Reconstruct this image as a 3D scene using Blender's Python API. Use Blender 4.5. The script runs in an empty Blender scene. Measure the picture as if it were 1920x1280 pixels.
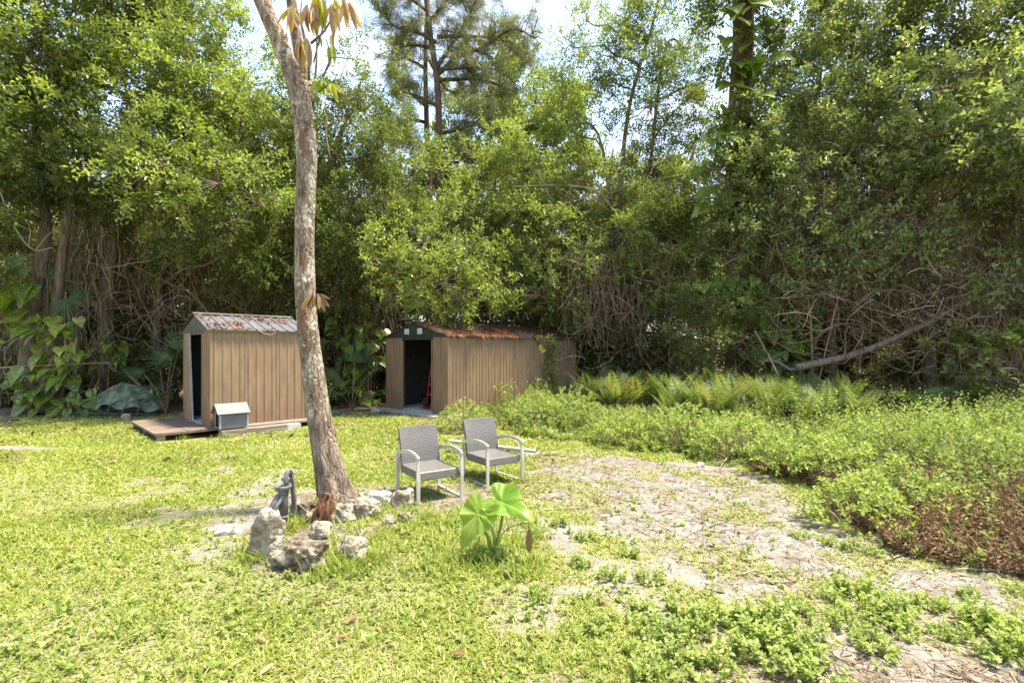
import bpy, math
import numpy as np
from mathutils import Vector, Matrix, noise as mnoise

R = math.radians
rng = np.random.default_rng(11)
SC = bpy.context.scene
COL = SC.collection
F = 960.0            # focal length in photo pixels
CX, HY = 960.0, 655.0
CAMZ = 1.6
pi = math.pi

# ------------------------------------------------------------------ helpers
def hash2(ix, iy, seed):
    h = (ix.astype(np.int64) * 374761393 + iy.astype(np.int64) * 668265263 + seed * 1442695041) & 0x7fffffff
    h = ((h ^ (h >> 13)) * 1274126177) & 0x7fffffff
    return ((h ^ (h >> 16)) & 0xffff) / 65535.0

def vnoise(x, y, scale, seed=0):
    x = np.asarray(x, float) * scale; y = np.asarray(y, float) * scale
    ix = np.floor(x); iy = np.floor(y); fx = x - ix; fy = y - iy
    fx = fx * fx * (3 - 2 * fx); fy = fy * fy * (3 - 2 * fy)
    a = hash2(ix, iy, seed); b = hash2(ix + 1, iy, seed); c = hash2(ix, iy + 1, seed); d = hash2(ix + 1, iy + 1, seed)
    return (a * (1 - fx) + b * fx) * (1 - fy) + (c * (1 - fx) + d * fx) * fy

def fnoise(x, y, scale, seed=0, oct=3):
    t = 0; amp = .5; s = 0
    for k in range(oct):
        t = t + amp * vnoise(x, y, scale * 2 ** k, seed + k * 17); s += amp; amp *= .5
    return t / s

def gz(x, y):
    x = np.asarray(x, float); y = np.asarray(y, float)
    z = (fnoise(x, y, .9, 3) - .5) * .05
    z = z + .06 * np.exp(-((x + 1.5) ** 2 + (y - 4.6) ** 2) / .5)
    return z

def P(px, py, d):
    return np.array([(px - CX) / F * d, d, CAMZ + (HY - py) / F * d])

def G(px, py):
    d = CAMZ * F / (py - HY)
    x = (px - CX) / F * d
    return np.array([x, d, float(gz(x, d))])

def inpoly(x, y, poly):
    x = np.asarray(x, float); y = np.asarray(y, float)
    ins = np.zeros(x.shape, bool); n = len(poly); j = n - 1
    for i in range(n):
        xi, yi = poly[i][:2]; xj, yj = poly[j][:2]
        c = ((yi > y) != (yj > y)) & (x < (xj - xi) * (y - yi) / ((yj - yi) + 1e-12) + xi)
        ins ^= c; j = i
    return ins

def nrm(a):
    a = np.asarray(a, float)
    return a / (np.linalg.norm(a, axis=-1, keepdims=True) + 1e-9)

class MB:
    def __init__(s):
        s.v = []; s.f = []; s.t = []; s.n = 0
    def add(s, v, faces, tint=.5, mat=0, smooth=False):
        v = np.asarray(v, float).reshape(-1, 3)
        for f in faces:
            f = np.asarray(f, int)
            if f.ndim == 1: f = f[None]
            s.f.append((f + s.n, mat, smooth))
        s.v.append(v)
        t = np.asarray(tint, float)
        s.t.append(np.broadcast_to(t, (len(v),)) if t.ndim == 0 else t)
        s.n += len(v)
    def scatter(s, tv, tf, M, pos, tint, mat=0, smooth=False):
        tv = np.asarray(tv, float); k = len(tv); N = len(pos)
        if N == 0: return
        v = np.einsum('nij,kj->nki', M, tv) + np.asarray(pos)[:, None, :]
        off = (np.arange(N) * k)[:, None, None]
        fs = [(np.asarray(f)[None] + off).reshape(-1, np.asarray(f).shape[-1]) for f in tf]
        s.add(v.reshape(-1, 3), fs, np.repeat(np.broadcast_to(tint, (N,)), k), mat, smooth)
    def box(s, lo, hi, tint=.5, mat=0, M=None, o=None):
        lo = np.asarray(lo, float); hi = np.asarray(hi, float)
        v = np.array([[lo[0] if i & 1 == 0 else hi[0], lo[1] if i & 2 == 0 else hi[1], lo[2] if i & 4 == 0 else hi[2]] for i in range(8)])
        if M is not None: v = v @ np.asarray(M).T
        if o is not None: v = v + np.asarray(o)
        s.add(v, [[[0, 2, 3, 1], [4, 5, 7, 6], [0, 1, 5, 4], [2, 6, 7, 3], [0, 4, 6, 2], [1, 3, 7, 5]]], tint, mat)
    def tube(s, pts, rad, sides=6, tint=.5, mat=0, smooth=True, cap=True, wob=None, rect=None):
        pts = np.asarray(pts, float); n = len(pts)
        rad = np.broadcast_to(np.asarray(rad, float), (n,))
        tan = nrm(np.gradient(pts, axis=0))
        ref = np.array([0., 0, 1]) if abs(tan[0][2]) < .9 else np.array([1., 0, 0])
        A = np.zeros((n, 3)); a = nrm(ref - tan[0] * (ref @ tan[0]))
        for i in range(n):
            a = nrm(a - tan[i] * (a @ tan[i])); A[i] = a
        B = np.cross(tan, A)
        if rect is not None:
            sides = 4
            prof = np.array([[1, 1], [-1, 1], [-1, -1], [1, -1]]) * .5 * np.array(rect)
            ring = A[:, None] * prof[None, :, :1] + B[:, None] * prof[None, :, 1:]
            v = pts[:, None] + ring; smooth = False
        else:
            th = np.arange(sides) / sides * 2 * pi
            rr = rad[:, None] * np.ones(sides)
            if wob is not None: rr = rr * wob(np.linspace(0, 1, n)[:, None], th[None, :])
            v = pts[:, None] + rr[..., None] * (A[:, None] * np.cos(th)[None, :, None] + B[:, None] * np.sin(th)[None, :, None])
        i = np.arange(n - 1)[:, None]; j = np.arange(sides)[None]; j2 = (j + 1) % sides
        q = np.stack([i * sides + j, i * sides + j2, (i + 1) * sides + j2, (i + 1) * sides + j], -1).reshape(-1, 4)
        fs = [q]
        s.add(v.reshape(-1, 3), fs, tint, mat, smooth)
        if cap:
            s.f.append((np.arange(sides)[::-1][None] + s.n - n * sides, mat, False))
            s.f.append((np.arange(sides)[None] + s.n - sides, mat, False))
    def lathe(s, prof, sides=20, tint=.5, mat=0, o=(0, 0, 0), M=None, smooth=True):
        prof = np.asarray(prof, float); n = len(prof); th = np.arange(sides) / sides * 2 * pi
        v = np.stack([prof[:, None, 0] * np.cos(th), prof[:, None, 0] * np.sin(th), np.repeat(prof[:, 1:], sides, 1)], -1).reshape(-1, 3)
        if M is not None: v = v @ np.asarray(M).T
        i = np.arange(n - 1)[:, None]; j = np.arange(sides)[None]; j2 = (j + 1) % sides
        q = np.stack([i * sides + j, i * sides + j2, (i + 1) * sides + j2, (i + 1) * sides + j], -1).reshape(-1, 4)
        s.add(v + np.asarray(o), [q, np.arange(sides)[::-1][None], (np.arange(sides) + (n - 1) * sides)[None]], tint, mat, smooth)
    def mesh(s, name, mats, origin=(0, 0, 0)):
        me = bpy.data.meshes.new(name)
        v = np.concatenate(s.v) - np.asarray(origin)
        me.vertices.add(len(v)); me.vertices.foreach_set('co', v.astype(np.float32).ravel())
        lv = np.concatenate([f.ravel() for f, _, _ in s.f])
        ls = np.concatenate([np.full(len(f), f.shape[1]) for f, _, _ in s.f])
        mi = np.concatenate([np.full(len(f), m) for f, m, _ in s.f])
        sm = np.concatenate([np.full(len(f), b) for f, _, b in s.f])
        me.loops.add(len(lv)); me.loops.foreach_set('vertex_index', lv.astype(np.int32))
        me.polygons.add(len(ls)); st = np.concatenate([[0], np.cumsum(ls)[:-1]])
        me.polygons.foreach_set('loop_start', st.astype(np.int32))
        me.polygons.foreach_set('material_index', mi.astype(np.int32))
        me.polygons.foreach_set('use_smooth', sm.astype(bool))
        a = me.attributes.new('tint', 'FLOAT', 'POINT'); a.data.foreach_set('value', np.concatenate(s.t).astype(np.float32))
        me.update(calc_edges=True)
        for m in (mats if isinstance(mats, (list, tuple)) else [mats]): me.materials.append(m)
        return me
    def build(s, name, mats, parent=None, origin=None, rotz=0):
        if origin is None: origin = tuple(parent['wo']) if parent is not None and 'wo' in parent else (0, 0, 0)
        o = bpy.data.objects.new(name, s.mesh(name, mats, origin)); COL.objects.link(o)
        if parent is not None: o.parent = parent
        else: o.location = origin
        return o

def tag(o, label=None, cat=None, group=None, kind=None):
    if label: o['label'] = label
    if cat: o['category'] = cat
    if group: o['group'] = group
    if kind: o['kind'] = kind
    return o

ROOTS = []
def thing(name, label, cat, loc=(0, 0, 0), rotz=0, group=None, world_parts=True):
    """Empty at the base of a thing; parts given in world coordinates when world_parts."""
    o = bpy.data.objects.new(name, None); COL.objects.link(o)
    o.location = [float(c) for c in loc]; o.rotation_euler = (0, 0, rotz); o.empty_display_size = .1
    if world_parts and rotz == 0:
        o['wo'] = [float(c) for c in loc]; ROOTS.append(o)
    return tag(o, label, cat, group)

# ------------------------------------------------------------------ materials
def mat(name):
    m = bpy.data.materials.new(name); m.use_nodes = True
    n = m.node_tree.nodes; l = m.node_tree.links
    return m, n, l, n['Principled BSDF'], n['Material Output']

def ramp(n, stops):
    r = n.new('ShaderNodeValToRGB'); cr = r.color_ramp
    cr.elements[0].position = stops[0][0]; cr.elements[0].color = (*stops[0][1], 1)
    cr.elements[1].position = stops[-1][0]; cr.elements[1].color = (*stops[-1][1], 1)
    for p, c in stops[1:-1]:
        e = cr.elements.new(p); e.color = (*c, 1)
    return r

def leafmat(name, stops, trans=.35, rough=.42, spec=.35, vein=None, tboost=(1.25, 1.35, .6)):
    m, n, l, b, out = mat(name)
    at = n.new('ShaderNodeAttribute'); at.attribute_name = 'tint'
    r = ramp(n, stops); col = r.outputs[0]
    l.new(at.outputs['Fac'], r.inputs[0])
    if vein:
        tc = n.new('ShaderNodeTexCoord')
        nz = n.new('ShaderNodeTexNoise'); nz.inputs['Scale'].default_value = vein[0]; nz.inputs['Detail'].default_value = 3
        l.new(tc.outputs['Object'], nz.inputs['Vector'])
        vr = ramp(n, [(vein[2], (0, 0, 0)), (vein[2] + .06, (1, 1, 1))]); l.new(nz.outputs['Fac'], vr.inputs[0])
        mx = n.new('ShaderNodeMix'); mx.data_type = 'RGBA'
        l.new(vr.outputs[0], mx.inputs['Factor']); l.new(col, mx.inputs['A']); mx.inputs['B'].default_value = (*vein[1], 1)
        col = mx.outputs['Result']
    l.new(col, b.inputs['Base Color'])
    b.inputs['Roughness'].default_value = rough; b.inputs['Specular IOR Level'].default_value = spec
    tr = n.new('ShaderNodeBsdfTranslucent')
    mul = n.new('ShaderNodeMix'); mul.data_type = 'RGBA'; mul.blend_type = 'MULTIPLY'; mul.inputs['Factor'].default_value = 1
    l.new(col, mul.inputs['A']); mul.inputs['B'].default_value = (*tboost, 1)
    l.new(mul.outputs['Result'], tr.inputs['Color'])
    ms = n.new('ShaderNodeMixShader'); ms.inputs[0].default_value = trans
    l.new(b.outputs[0], ms.inputs[1]); l.new(tr.outputs[0], ms.inputs[2]); l.new(ms.outputs[0], out.inputs['Surface'])
    return m

def simplemat(name, c1, c2, scale=8, rough=.7, bump=.0, metal=0, stretch=(1, 1, 1), detail=5, spec=.4, lo=.35, hi=.65, bscale=None, c3=None):
    m, n, l, b, out = mat(name)
    tc = n.new('ShaderNodeTexCoord'); mp = n.new('ShaderNodeMapping'); mp.inputs['Scale'].default_value = stretch
    l.new(tc.outputs['Object'], mp.inputs['Vector'])
    nz = n.new('ShaderNodeTexNoise'); nz.inputs['Scale'].default_value = scale; nz.inputs['Detail'].default_value = detail
    nz.inputs['Roughness'].default_value = .62
    l.new(mp.outputs[0], nz.inputs['Vector'])
    st = [(lo, c1), (hi, c2)] if c3 is None else [(lo, c1), ((lo + hi) / 2, c2), (hi, c3)]
    r = ramp(n, st); l.new(nz.outputs['Fac'], r.inputs[0]); l.new(r.outputs[0], b.inputs['Base Color'])
    b.inputs['Roughness'].default_value = rough; b.inputs['Metallic'].default_value = metal; b.inputs['Specular IOR Level'].default_value = spec
    if bump:
        nb = nz
        if bscale:
            nb = n.new('ShaderNodeTexNoise'); nb.inputs['Scale'].default_value = bscale; nb.inputs['Detail'].default_value = 6
            l.new(mp.outputs[0], nb.inputs['Vector'])
        bp = n.new('ShaderNodeBump'); bp.inputs['Strength'].default_value = bump; bp.inputs['Distance'].default_value = .03
        l.new(nb.outputs['Fac'], bp.inputs['Height']); l.new(bp.outputs[0], b.inputs['Normal'])
    return m

M = {}
M['leaf_a'] = leafmat('broad leaf bright', [(0, (.095, .1, .036)), (.5, (.165, .205, .05)), (1, (.31, .36, .09))], trans=.46, spec=.5, rough=.4)
M['leaf_b'] = leafmat('broad leaf mid', [(0, (.09, .088, .036)), (.5, (.135, .165, .046)), (1, (.19, .235, .055))], trans=.42)
M['leaf_c'] = leafmat('broad leaf glossy', [(0, (.105, .112, .045)), (.5, (.19, .225, .075)), (1, (.33, .37, .165))], rough=.36, spec=.7, trans=.45)
M['leaf_d'] = leafmat('understory leaf', [(0, (.11, .09, .042)), (.5, (.15, .155, .055)), (1, (.22, .24, .08))])
M['leaf_e'] = leafmat('light airy leaf', [(0, (.125, .13, .048)), (.5, (.195, .235, .068)), (1, (.28, .33, .09))], trans=.48)
M['needle'] = leafmat('pine needle', [(0, (.14, .15, .065)), (.5, (.24, .25, .11)), (1, (.27, .25, .12))], trans=.25)
M['fern'] = leafmat('fern frond', [(0, (.08, .11, .035)), (.55, (.15, .19, .058)), (.85, (.22, .26, .085)), (1, (.3, .2, .08))], trans=.42)
M['weed'] = leafmat('weed leaf', [(0, (.11, .135, .04)), (.5, (.22, .275, .075)), (.97, (.37, .43, .14)), (1, (.6, .6, .55))], trans=.46, spec=.2, rough=.5)
M['dry'] = leafmat('dry weed', [(0, (.12, .075, .042)), (.6, (.24, .155, .085)), (1, (.42, .32, .2))], trans=.2, rough=.8, spec=.1, tboost=(1, .9, .7))
M['grass'] = leafmat('lawn blade', [(0, (.13, .18, .022)), (.5, (.25, .3, .055)), (.85, (.37, .4, .1)), (1, (.5, .43, .24))], trans=.42, rough=.5)
M['straw'] = leafmat('straw', [(0, (.085, .052, .03)), (.5, (.21, .145, .085)), (1, (.4, .33, .23))], trans=.15, rough=.85, spec=.1, tboost=(1, 1, 1))
M['pothos'] = leafmat('pothos leaf', [(0, (.055, .11, .018)), (.5, (.11, .19, .028)), (1, (.22, .29, .045))], trans=.42, rough=.3, spec=.5, vein=(13, (.3, .33, .05), .53))
M['palm'] = leafmat('palmetto leaf', [(0, (.03, .06, .022)), (.5, (.05, .1, .035)), (1, (.1, .17, .05))], trans=.25, rough=.4)
M['taro'] = leafmat('elephant ear leaf', [(0, (.1, .22, .02)), (.5, (.17, .3, .03)), (1, (.36, .42, .08))], trans=.5, rough=.38)
M['mango_y'] = leafmat('yellow leaf', [(0, (.4, .32, .03)), (.5, (.5, .42, .04)), (1, (.3, .36, .04))], trans=.45, tboost=(1.2, 1.2, .6))
M['mango_r'] = leafmat('salmon leaf', [(0, (.33, .2, .11)), (.5, (.45, .31, .17)), (1, (.52, .42, .15))], trans=.45, tboost=(1.1, 1, .85))
M['mango_g'] = leafmat('lime leaf', [(0, (.25, .33, .03)), (.5, (.38, .44, .04)), (1, (.5, .46, .06))], trans=.5, tboost=(1.2, 1.2, .6))
M['dead'] = leafmat('dead leaf', [(0, (.12, .065, .035)), (.5, (.27, .165, .085)), (1, (.42, .3, .13))], trans=.2, rough=.6, tboost=(1.1, 1, .8))
M['twig'] = simplemat('twig', (.08, .055, .035), (.26, .2, .14), 6, .85)
M['vine'] = simplemat('vine stem', (.14, .09, .055), (.36, .25, .16), 3, .9)
M['vine_pale'] = simplemat('pale vine stem', (.24, .185, .125), (.48, .41, .32), 3, .9)
M['bark_dark'] = simplemat('dark bark', (.07, .052, .036), (.22, .165, .115), 5, .9, .8, stretch=(3, 3, .6))
M['bark_mid'] = simplemat('brown bark', (.09, .066, .045), (.27, .2, .14), 5, .9, .8, stretch=(3, 3, .6))
M['bark_pine'] = simplemat('pine bark', (.04, .026, .018), (.15, .095, .065), 7, .9, 1, stretch=(2.5, 2.5, .9))
M['stone'] = simplemat('limestone', (.16, .115, .065), (.29, .245, .18), 7, .9, 1, bscale=30, lo=.34, hi=.62, c3=(.42, .39, .33))
M['stone_dark'] = simplemat('craggy rock', (.05, .036, .022), (.2, .16, .11), 14, .95, 1, bscale=34, lo=.36, hi=.68, c3=(.38, .34, .27))
M['stone_white'] = simplemat('white stone', (.4, .38, .33), (.66, .64, .6), 12, .9, .4, bscale=30)
M['grey_metal'] = simplemat('pump grey', (.06, .06, .058), (.2, .195, .185), 14, .6, .3)
M['chrome'] = simplemat('brushed steel', (.5, .49, .47), (.64, .63, .61), 25, .35, 0, metal=.45, stretch=(1, 1, .2))
M['pipe'] = simplemat('grey pipe', (.3, .3, .29), (.42, .42, .4), 10, .5)
M['dark_trim'] = simplemat('dark grey metal', (.075, .07, .062), (.12, .112, .1), 5, .5, 0)
M['dark_green'] = simplemat('dark green metal', (.018, .024, .018), (.035, .042, .032), 5, .5, 0)
M['inside'] = simplemat('shade-dark inner face and seams', (.03, .035, .028), (.055, .06, .05), 5, .7)  # interior shade put into the colour of the sheet backs; also the dark seams
M['white_plastic'] = simplemat('white vent', (.6, .6, .58), (.72, .72, .7), 8, .5)
M['slot'] = simplemat('vent slot', (.2, .2, .2), (.26, .26, .25), 8, .6)
M['concrete'] = simplemat('concrete', (.3, .29, .27), (.5, .48, .45), 9, .9, .4, bscale=60)
M['wood_grey'] = simplemat('weathered timber', (.12, .09, .07), (.3, .25, .2), 6, .9, .4, stretch=(.6, 6, 6))
M['ply'] = simplemat('plywood deck', (.09, .065, .048), (.22, .165, .12), 3, .85, .3, stretch=(1, 3, 1), bscale=20)
M['rotwood'] = simplemat('rotten wood', (.045, .02, .01), (.22, .11, .05), 9, .95, 1, stretch=(3, 3, .5))
M['kennel'] = simplemat('grey plastic', (.13, .13, .135), (.17, .17, .178), 5, .6)
M['kennel_roof'] = simplemat('grey plastic roof', (.115, .112, .122), (.15, .146, .158), 5, .55)
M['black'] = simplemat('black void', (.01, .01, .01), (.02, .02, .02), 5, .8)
M['rubber'] = simplemat('black rubber', (.015, .015, .015), (.035, .035, .035), 9, .8)
M['red'] = simplemat('red paint', (.35, .03, .02), (.45, .05, .03), 5, .5)
M['canvas'] = simplemat('green canvas', (.045, .06, .038), (.11, .14, .09), 4, .85, .3, c3=(.2, .23, .16))
M['green_metal'] = simplemat('green tube', (.02, .07, .05), (.05, .13, .1), 8, .5)
M['green_box'] = simplemat('green plastic', (.02, .06, .045), (.03, .09, .065), 8, .5)
M['rust_litter'] = leafmat('rusty litter', [(0, (.1, .035, .015)), (.6, (.26, .1, .04)), (1, (.42, .24, .12))], trans=.1, rough=.9, spec=.1, tboost=(1, .9, .7))

def shedwall():
    m, n, l, b, out = mat('tan sheet metal')
    tc = n.new('ShaderNodeTexCoord'); mp = n.new('ShaderNodeMapping'); mp.inputs['Scale'].default_value = (2.5, 2.5, .5)
    l.new(tc.outputs['Object'], mp.inputs['Vector'])
    nz = n.new('ShaderNodeTexNoise'); nz.inputs['Scale'].default_value = 4; nz.inputs['Detail'].default_value = 5
    l.new(mp.outputs[0], nz.inputs['Vector'])
    r = ramp(n, [(.3, (.205, .133, .075)), (.55, (.26, .174, .102)), (.75, (.29, .2, .12))]); l.new(nz.outputs['Fac'], r.inputs[0])
    # splash dirt rising from the ground, irregular
    sx = n.new('ShaderNodeSeparateXYZ'); l.new(tc.outputs['Object'], sx.inputs[0])
    nd = n.new('ShaderNodeTexNoise'); nd.inputs['Scale'].default_value = 7; l.new(tc.outputs['Object'], nd.inputs['Vector'])
    ma = n.new('ShaderNodeMath'); ma.operation = 'MULTIPLY_ADD'; ma.inputs[1].default_value = 2.2; ma.inputs[2].default_value = -.9
    l.new(sx.outputs[2], ma.inputs[0])
    ad = n.new('ShaderNodeMath'); ad.operation = 'ADD'; l.new(ma.outputs[0], ad.inputs[0]); l.new(nd.outputs['Fac'], ad.inputs[1])
    rr = ramp(n, [(.0, (1, 1, 1)), (.75, (0, 0, 0))]); l.new(ad.outputs[0], rr.inputs[0])
    mu = n.new('ShaderNodeMath'); mu.operation = 'MULTIPLY'; mu.inputs[1].default_value = .55; l.new(rr.outputs[0], mu.inputs[0])
    mx = n.new('ShaderNodeMix'); mx.data_type = 'RGBA'; l.new(mu.outputs[0], mx.inputs['Factor'])
    l.new(r.outputs[0], mx.inputs['A']); mx.inputs['B'].default_value = (.2, .12, .075, 1)
    l.new(mx.outputs['Result'], b.inputs['Base Color'])
    b.inputs['Roughness'].default_value = .5; b.inputs['Specular IOR Level'].default_value = .35
    return m
M['shed_wall'] = shedwall()

def roofmat(name, rust):
    m, n, l, b, out = mat(name)
    tc = n.new('ShaderNodeTexCoord')
    nz = n.new('ShaderNodeTexNoise'); nz.inputs['Scale'].default_value = 3.5; nz.inputs['Detail'].default_value = 7; nz.inputs['Roughness'].default_value = .7
    l.new(tc.outputs['Object'], nz.inputs['Vector'])
    r = ramp(n, [(rust, (.15, .15, .162)), (rust + .05, (.1, .088, .08)), (rust + .14, (.2, .085, .04))]); l.new(nz.outputs['Fac'], r.inputs[0])
    l.new(r.outputs[0], b.inputs['Base Color']); b.inputs['Roughness'].default_value = .45; b.inputs['Metallic'].default_value = .25
    return m
M['roof_a'] = roofmat('metal roof', .6)
M['roof_b'] = roofmat('rusty metal roof', .47)

def wicker():
    m, n, l, b, out = mat('grey wicker')
    tc = n.new('ShaderNodeTexCoord')
    mp = n.new('ShaderNodeMapping'); mp.inputs['Scale'].default_value = (1, 1, 1); l.new(tc.outputs['UV'], mp.inputs['Vector'])
    br = n.new('ShaderNodeTexBrick'); br.inputs['Scale'].default_value = 1
    br.inputs['Brick Width'].default_value = .046; br.inputs['Row Height'].default_value = .016; br.inputs['Mortar Size'].default_value = .0026
    br.inputs['Mortar Smooth'].default_value = .7
    br.inputs['Color1'].default_value = (.17, .155, .145, 1); br.inputs['Color2'].default_value = (.13, .118, .11, 1); br.inputs['Mortar'].default_value = (.05, .045, .04, 1)
    l.new(mp.outputs[0], br.inputs['Vector'])
    l.new(br.outputs['Color'], b.inputs['Base Color']); b.inputs['Roughness'].default_value = .36; b.inputs['Specular IOR Level'].default_value = .8
    bp = n.new('ShaderNodeBump'); bp.invert = True; bp.inputs['Strength'].default_value = .8; bp.inputs['Distance'].default_value = .004
    l.new(br.outputs['Fac'], bp.inputs['Height']); l.new(bp.outputs[0], b.inputs['Normal'])
    return m
M['wicker'] = wicker()

def trunkmat():
    m, n, l, b, out = mat('lichen bark')
    tc = n.new('ShaderNodeTexCoord'); mp = n.new('ShaderNodeMapping'); mp.inputs['Scale'].default_value = (1, 1, .38)
    l.new(tc.outputs['Object'], mp.inputs['Vector'])
    n1 = n.new('ShaderNodeTexNoise'); n1.inputs['Scale'].default_value = 15; n1.inputs['Detail'].default_value = 8; n1.inputs['Roughness'].default_value = .7; l.new(mp.outputs[0], n1.inputs['Vector'])
    base = ramp(n, [(.3, (.05, .03, .018)), (.42, (.14, .095, .065)), (.55, (.25, .2, .15)), (.72, (.36, .32, .26))]); l.new(n1.outputs['Fac'], base.inputs[0])
    n2 = n.new('ShaderNodeTexNoise'); n2.inputs['Scale'].default_value = 24; n2.inputs['Detail'].default_value = 7; n2.inputs['Roughness'].default_value = .75; l.new(tc.outputs['Object'], n2.inputs['Vector'])
    n3 = n.new('ShaderNodeTexNoise'); n3.inputs['Scale'].default_value = 3.2; l.new(tc.outputs['Object'], n3.inputs['Vector'])
    # lichen thins out near the foot of the trunk
    sx = n.new('ShaderNodeSeparateXYZ'); l.new(tc.outputs['Object'], sx.inputs[0])
    hz = n.new('ShaderNodeMapRange'); hz.inputs['From Min'].default_value = .1; hz.inputs['From Max'].default_value = 1.3; hz.inputs['To Min'].default_value = -.18; hz.inputs['To Max'].default_value = .0
    l.new(sx.outputs[2], hz.inputs['Value'])
    m1 = n.new('ShaderNodeMath'); m1.operation = 'MULTIPLY_ADD'; m1.inputs[1].default_value = .55; l.new(n3.outputs['Fac'], m1.inputs[0]); l.new(hz.outputs[0], m1.inputs[2])
    m2 = n.new('ShaderNodeMath'); m2.operation = 'ADD'; l.new(m1.outputs[0], m2.inputs[0]); l.new(n2.outputs['Fac'], m2.inputs[1])
    lm = ramp(n, [(.8, (0, 0, 0)), (.87, (.9, .9, .9))]); l.new(m2.outputs[0], lm.inputs[0])
    mx = n.new('ShaderNodeMix'); mx.data_type = 'RGBA'; l.new(lm.outputs[0], mx.inputs['Factor']); l.new(base.outputs[0], mx.inputs['A']); mx.inputs['B'].default_value = (.46, .43, .34, 1)
    # reddish patches where bark has peeled
    n4 = n.new('ShaderNodeTexNoise'); n4.inputs['Scale'].default_value = 4.5; n4.inputs['Detail'].default_value = 4; l.new(mp.outputs[0], n4.inputs['Vector'])
    pr = ramp(n, [(.62, (0, 0, 0)), (.66, (1, 1, 1))]); l.new(n4.outputs['Fac'], pr.inputs[0])
    mx2 = n.new('ShaderNodeMix'); mx2.data_type = 'RGBA'; l.new(pr.outputs[0], mx2.inputs['Factor']); l.new(mx.outputs['Result'], mx2.inputs['A']); mx2.inputs['B'].default_value = (.19, .11, .07, 1)
    l.new(mx2.outputs['Result'], b.inputs['Base Color']); b.inputs['Roughness'].default_value = .9; b.inputs['Specular IOR Level'].default_value = .2
    vo = n.new('ShaderNodeTexVoronoi'); vo.inputs['Scale'].default_value = 22; vo.feature = 'DISTANCE_TO_EDGE'; mpv = n.new('ShaderNodeMapping'); mpv.inputs['Scale'].default_value = (1.2, 1.2, .22); l.new(tc.outputs['Object'], mpv.inputs['Vector']); nw = n.new('ShaderNodeMix'); nw.data_type = 'RGBA'; nw.inputs['Factor'].default_value = .12; l.new(mpv.outputs[0], nw.inputs['A']); l.new(n3.outputs['Color'], nw.inputs['B']); l.new(nw.outputs['Result'], vo.inputs['Vector'])
    vr = ramp(n, [(0, (0, 0, 0)), (.12, (1, 1, 1))]); l.new(vo.outputs['Distance'], vr.inputs[0])
    sm = n.new('ShaderNodeMath'); sm.operation = 'ADD'; l.new(vr.outputs[0], sm.inputs[0]); l.new(n1.outputs['Fac'], sm.inputs[1])
    bp = n.new('ShaderNodeBump'); bp.inputs['Strength'].default_value = .75; bp.inputs['Distance'].default_value = .018
    l.new(sm.outputs[0], bp.inputs['Height']); l.new(bp.outputs[0], b.inputs['Normal'])
    return m
M['trunk'] = trunkmat()

def groundmat():
    m, n, l, b, out = mat('yard soil')
    tc = n.new('ShaderNodeTexCoord')
    def nz(s, d=6, r=.65):
        t = n.new('ShaderNodeTexNoise'); t.inputs['Scale'].default_value = s; t.inputs['Detail'].default_value = d; t.inputs['Roughness'].default_value = r
        l.new(tc.outputs['Object'], t.inputs['Vector']); return t
    a = n.new('ShaderNodeAttribute'); a.attribute_name = 'tint'       # 0 bare sand .. 1 lawn
    li = n.new('ShaderNodeAttribute'); li.attribute_name = 'litter'
    n1 = nz(6); n2 = nz(40); n3 = nz(1.4)
    sand = ramp(n, [(.34, (.115, .09, .066)), (.48, (.2, .182, .165)), (.66, (.3, .285, .28))])
    ad = n.new('ShaderNodeMath'); ad.operation = 'MULTIPLY_ADD'; ad.inputs[1].default_value = .5
    l.new(n2.outputs['Fac'], ad.inputs[0]); hf = n.new('ShaderNodeMath'); hf.operation = 'MULTIPLY'; hf.inputs[1].default_value = .5
    l.new(n1.outputs['Fac'], hf.inputs[0]); l.new(hf.outputs[0], ad.inputs[2]); l.new(ad.outputs[0], sand.inputs[0])
    lawn = ramp(n, [(.35, (.12, .1, .035)), (.5, (.2, .19, .05)), (.65, (.26, .25, .08))]); l.new(ad.outputs[0], lawn.inputs[0])
    mx = n.new('ShaderNodeMix'); mx.data_type = 'RGBA'; l.new(a.outputs['Fac'], mx.inputs['Factor']); l.new(sand.outputs[0], mx.inputs['A']); l.new(lawn.outputs[0], mx.inputs['B'])
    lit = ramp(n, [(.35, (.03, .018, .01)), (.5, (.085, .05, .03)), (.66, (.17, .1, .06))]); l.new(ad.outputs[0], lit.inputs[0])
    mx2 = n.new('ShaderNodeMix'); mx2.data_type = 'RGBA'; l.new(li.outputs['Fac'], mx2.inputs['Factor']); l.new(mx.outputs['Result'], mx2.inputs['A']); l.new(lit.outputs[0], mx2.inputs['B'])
    l.new(mx2.outputs['Result'], b.inputs['Base Color']); b.inputs['Roughness'].default_value = .95; b.inputs['Specular IOR Level'].default_value = .1
    bp = n.new('ShaderNodeBump'); bp.inputs['Strength'].default_value = .8; bp.inputs['Distance'].default_value = .03
    l.new(ad.outputs[0], bp.inputs['Height']); l.new(bp.outputs[0], b.inputs['Normal'])
    return m
M['ground'] = groundmat()

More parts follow.
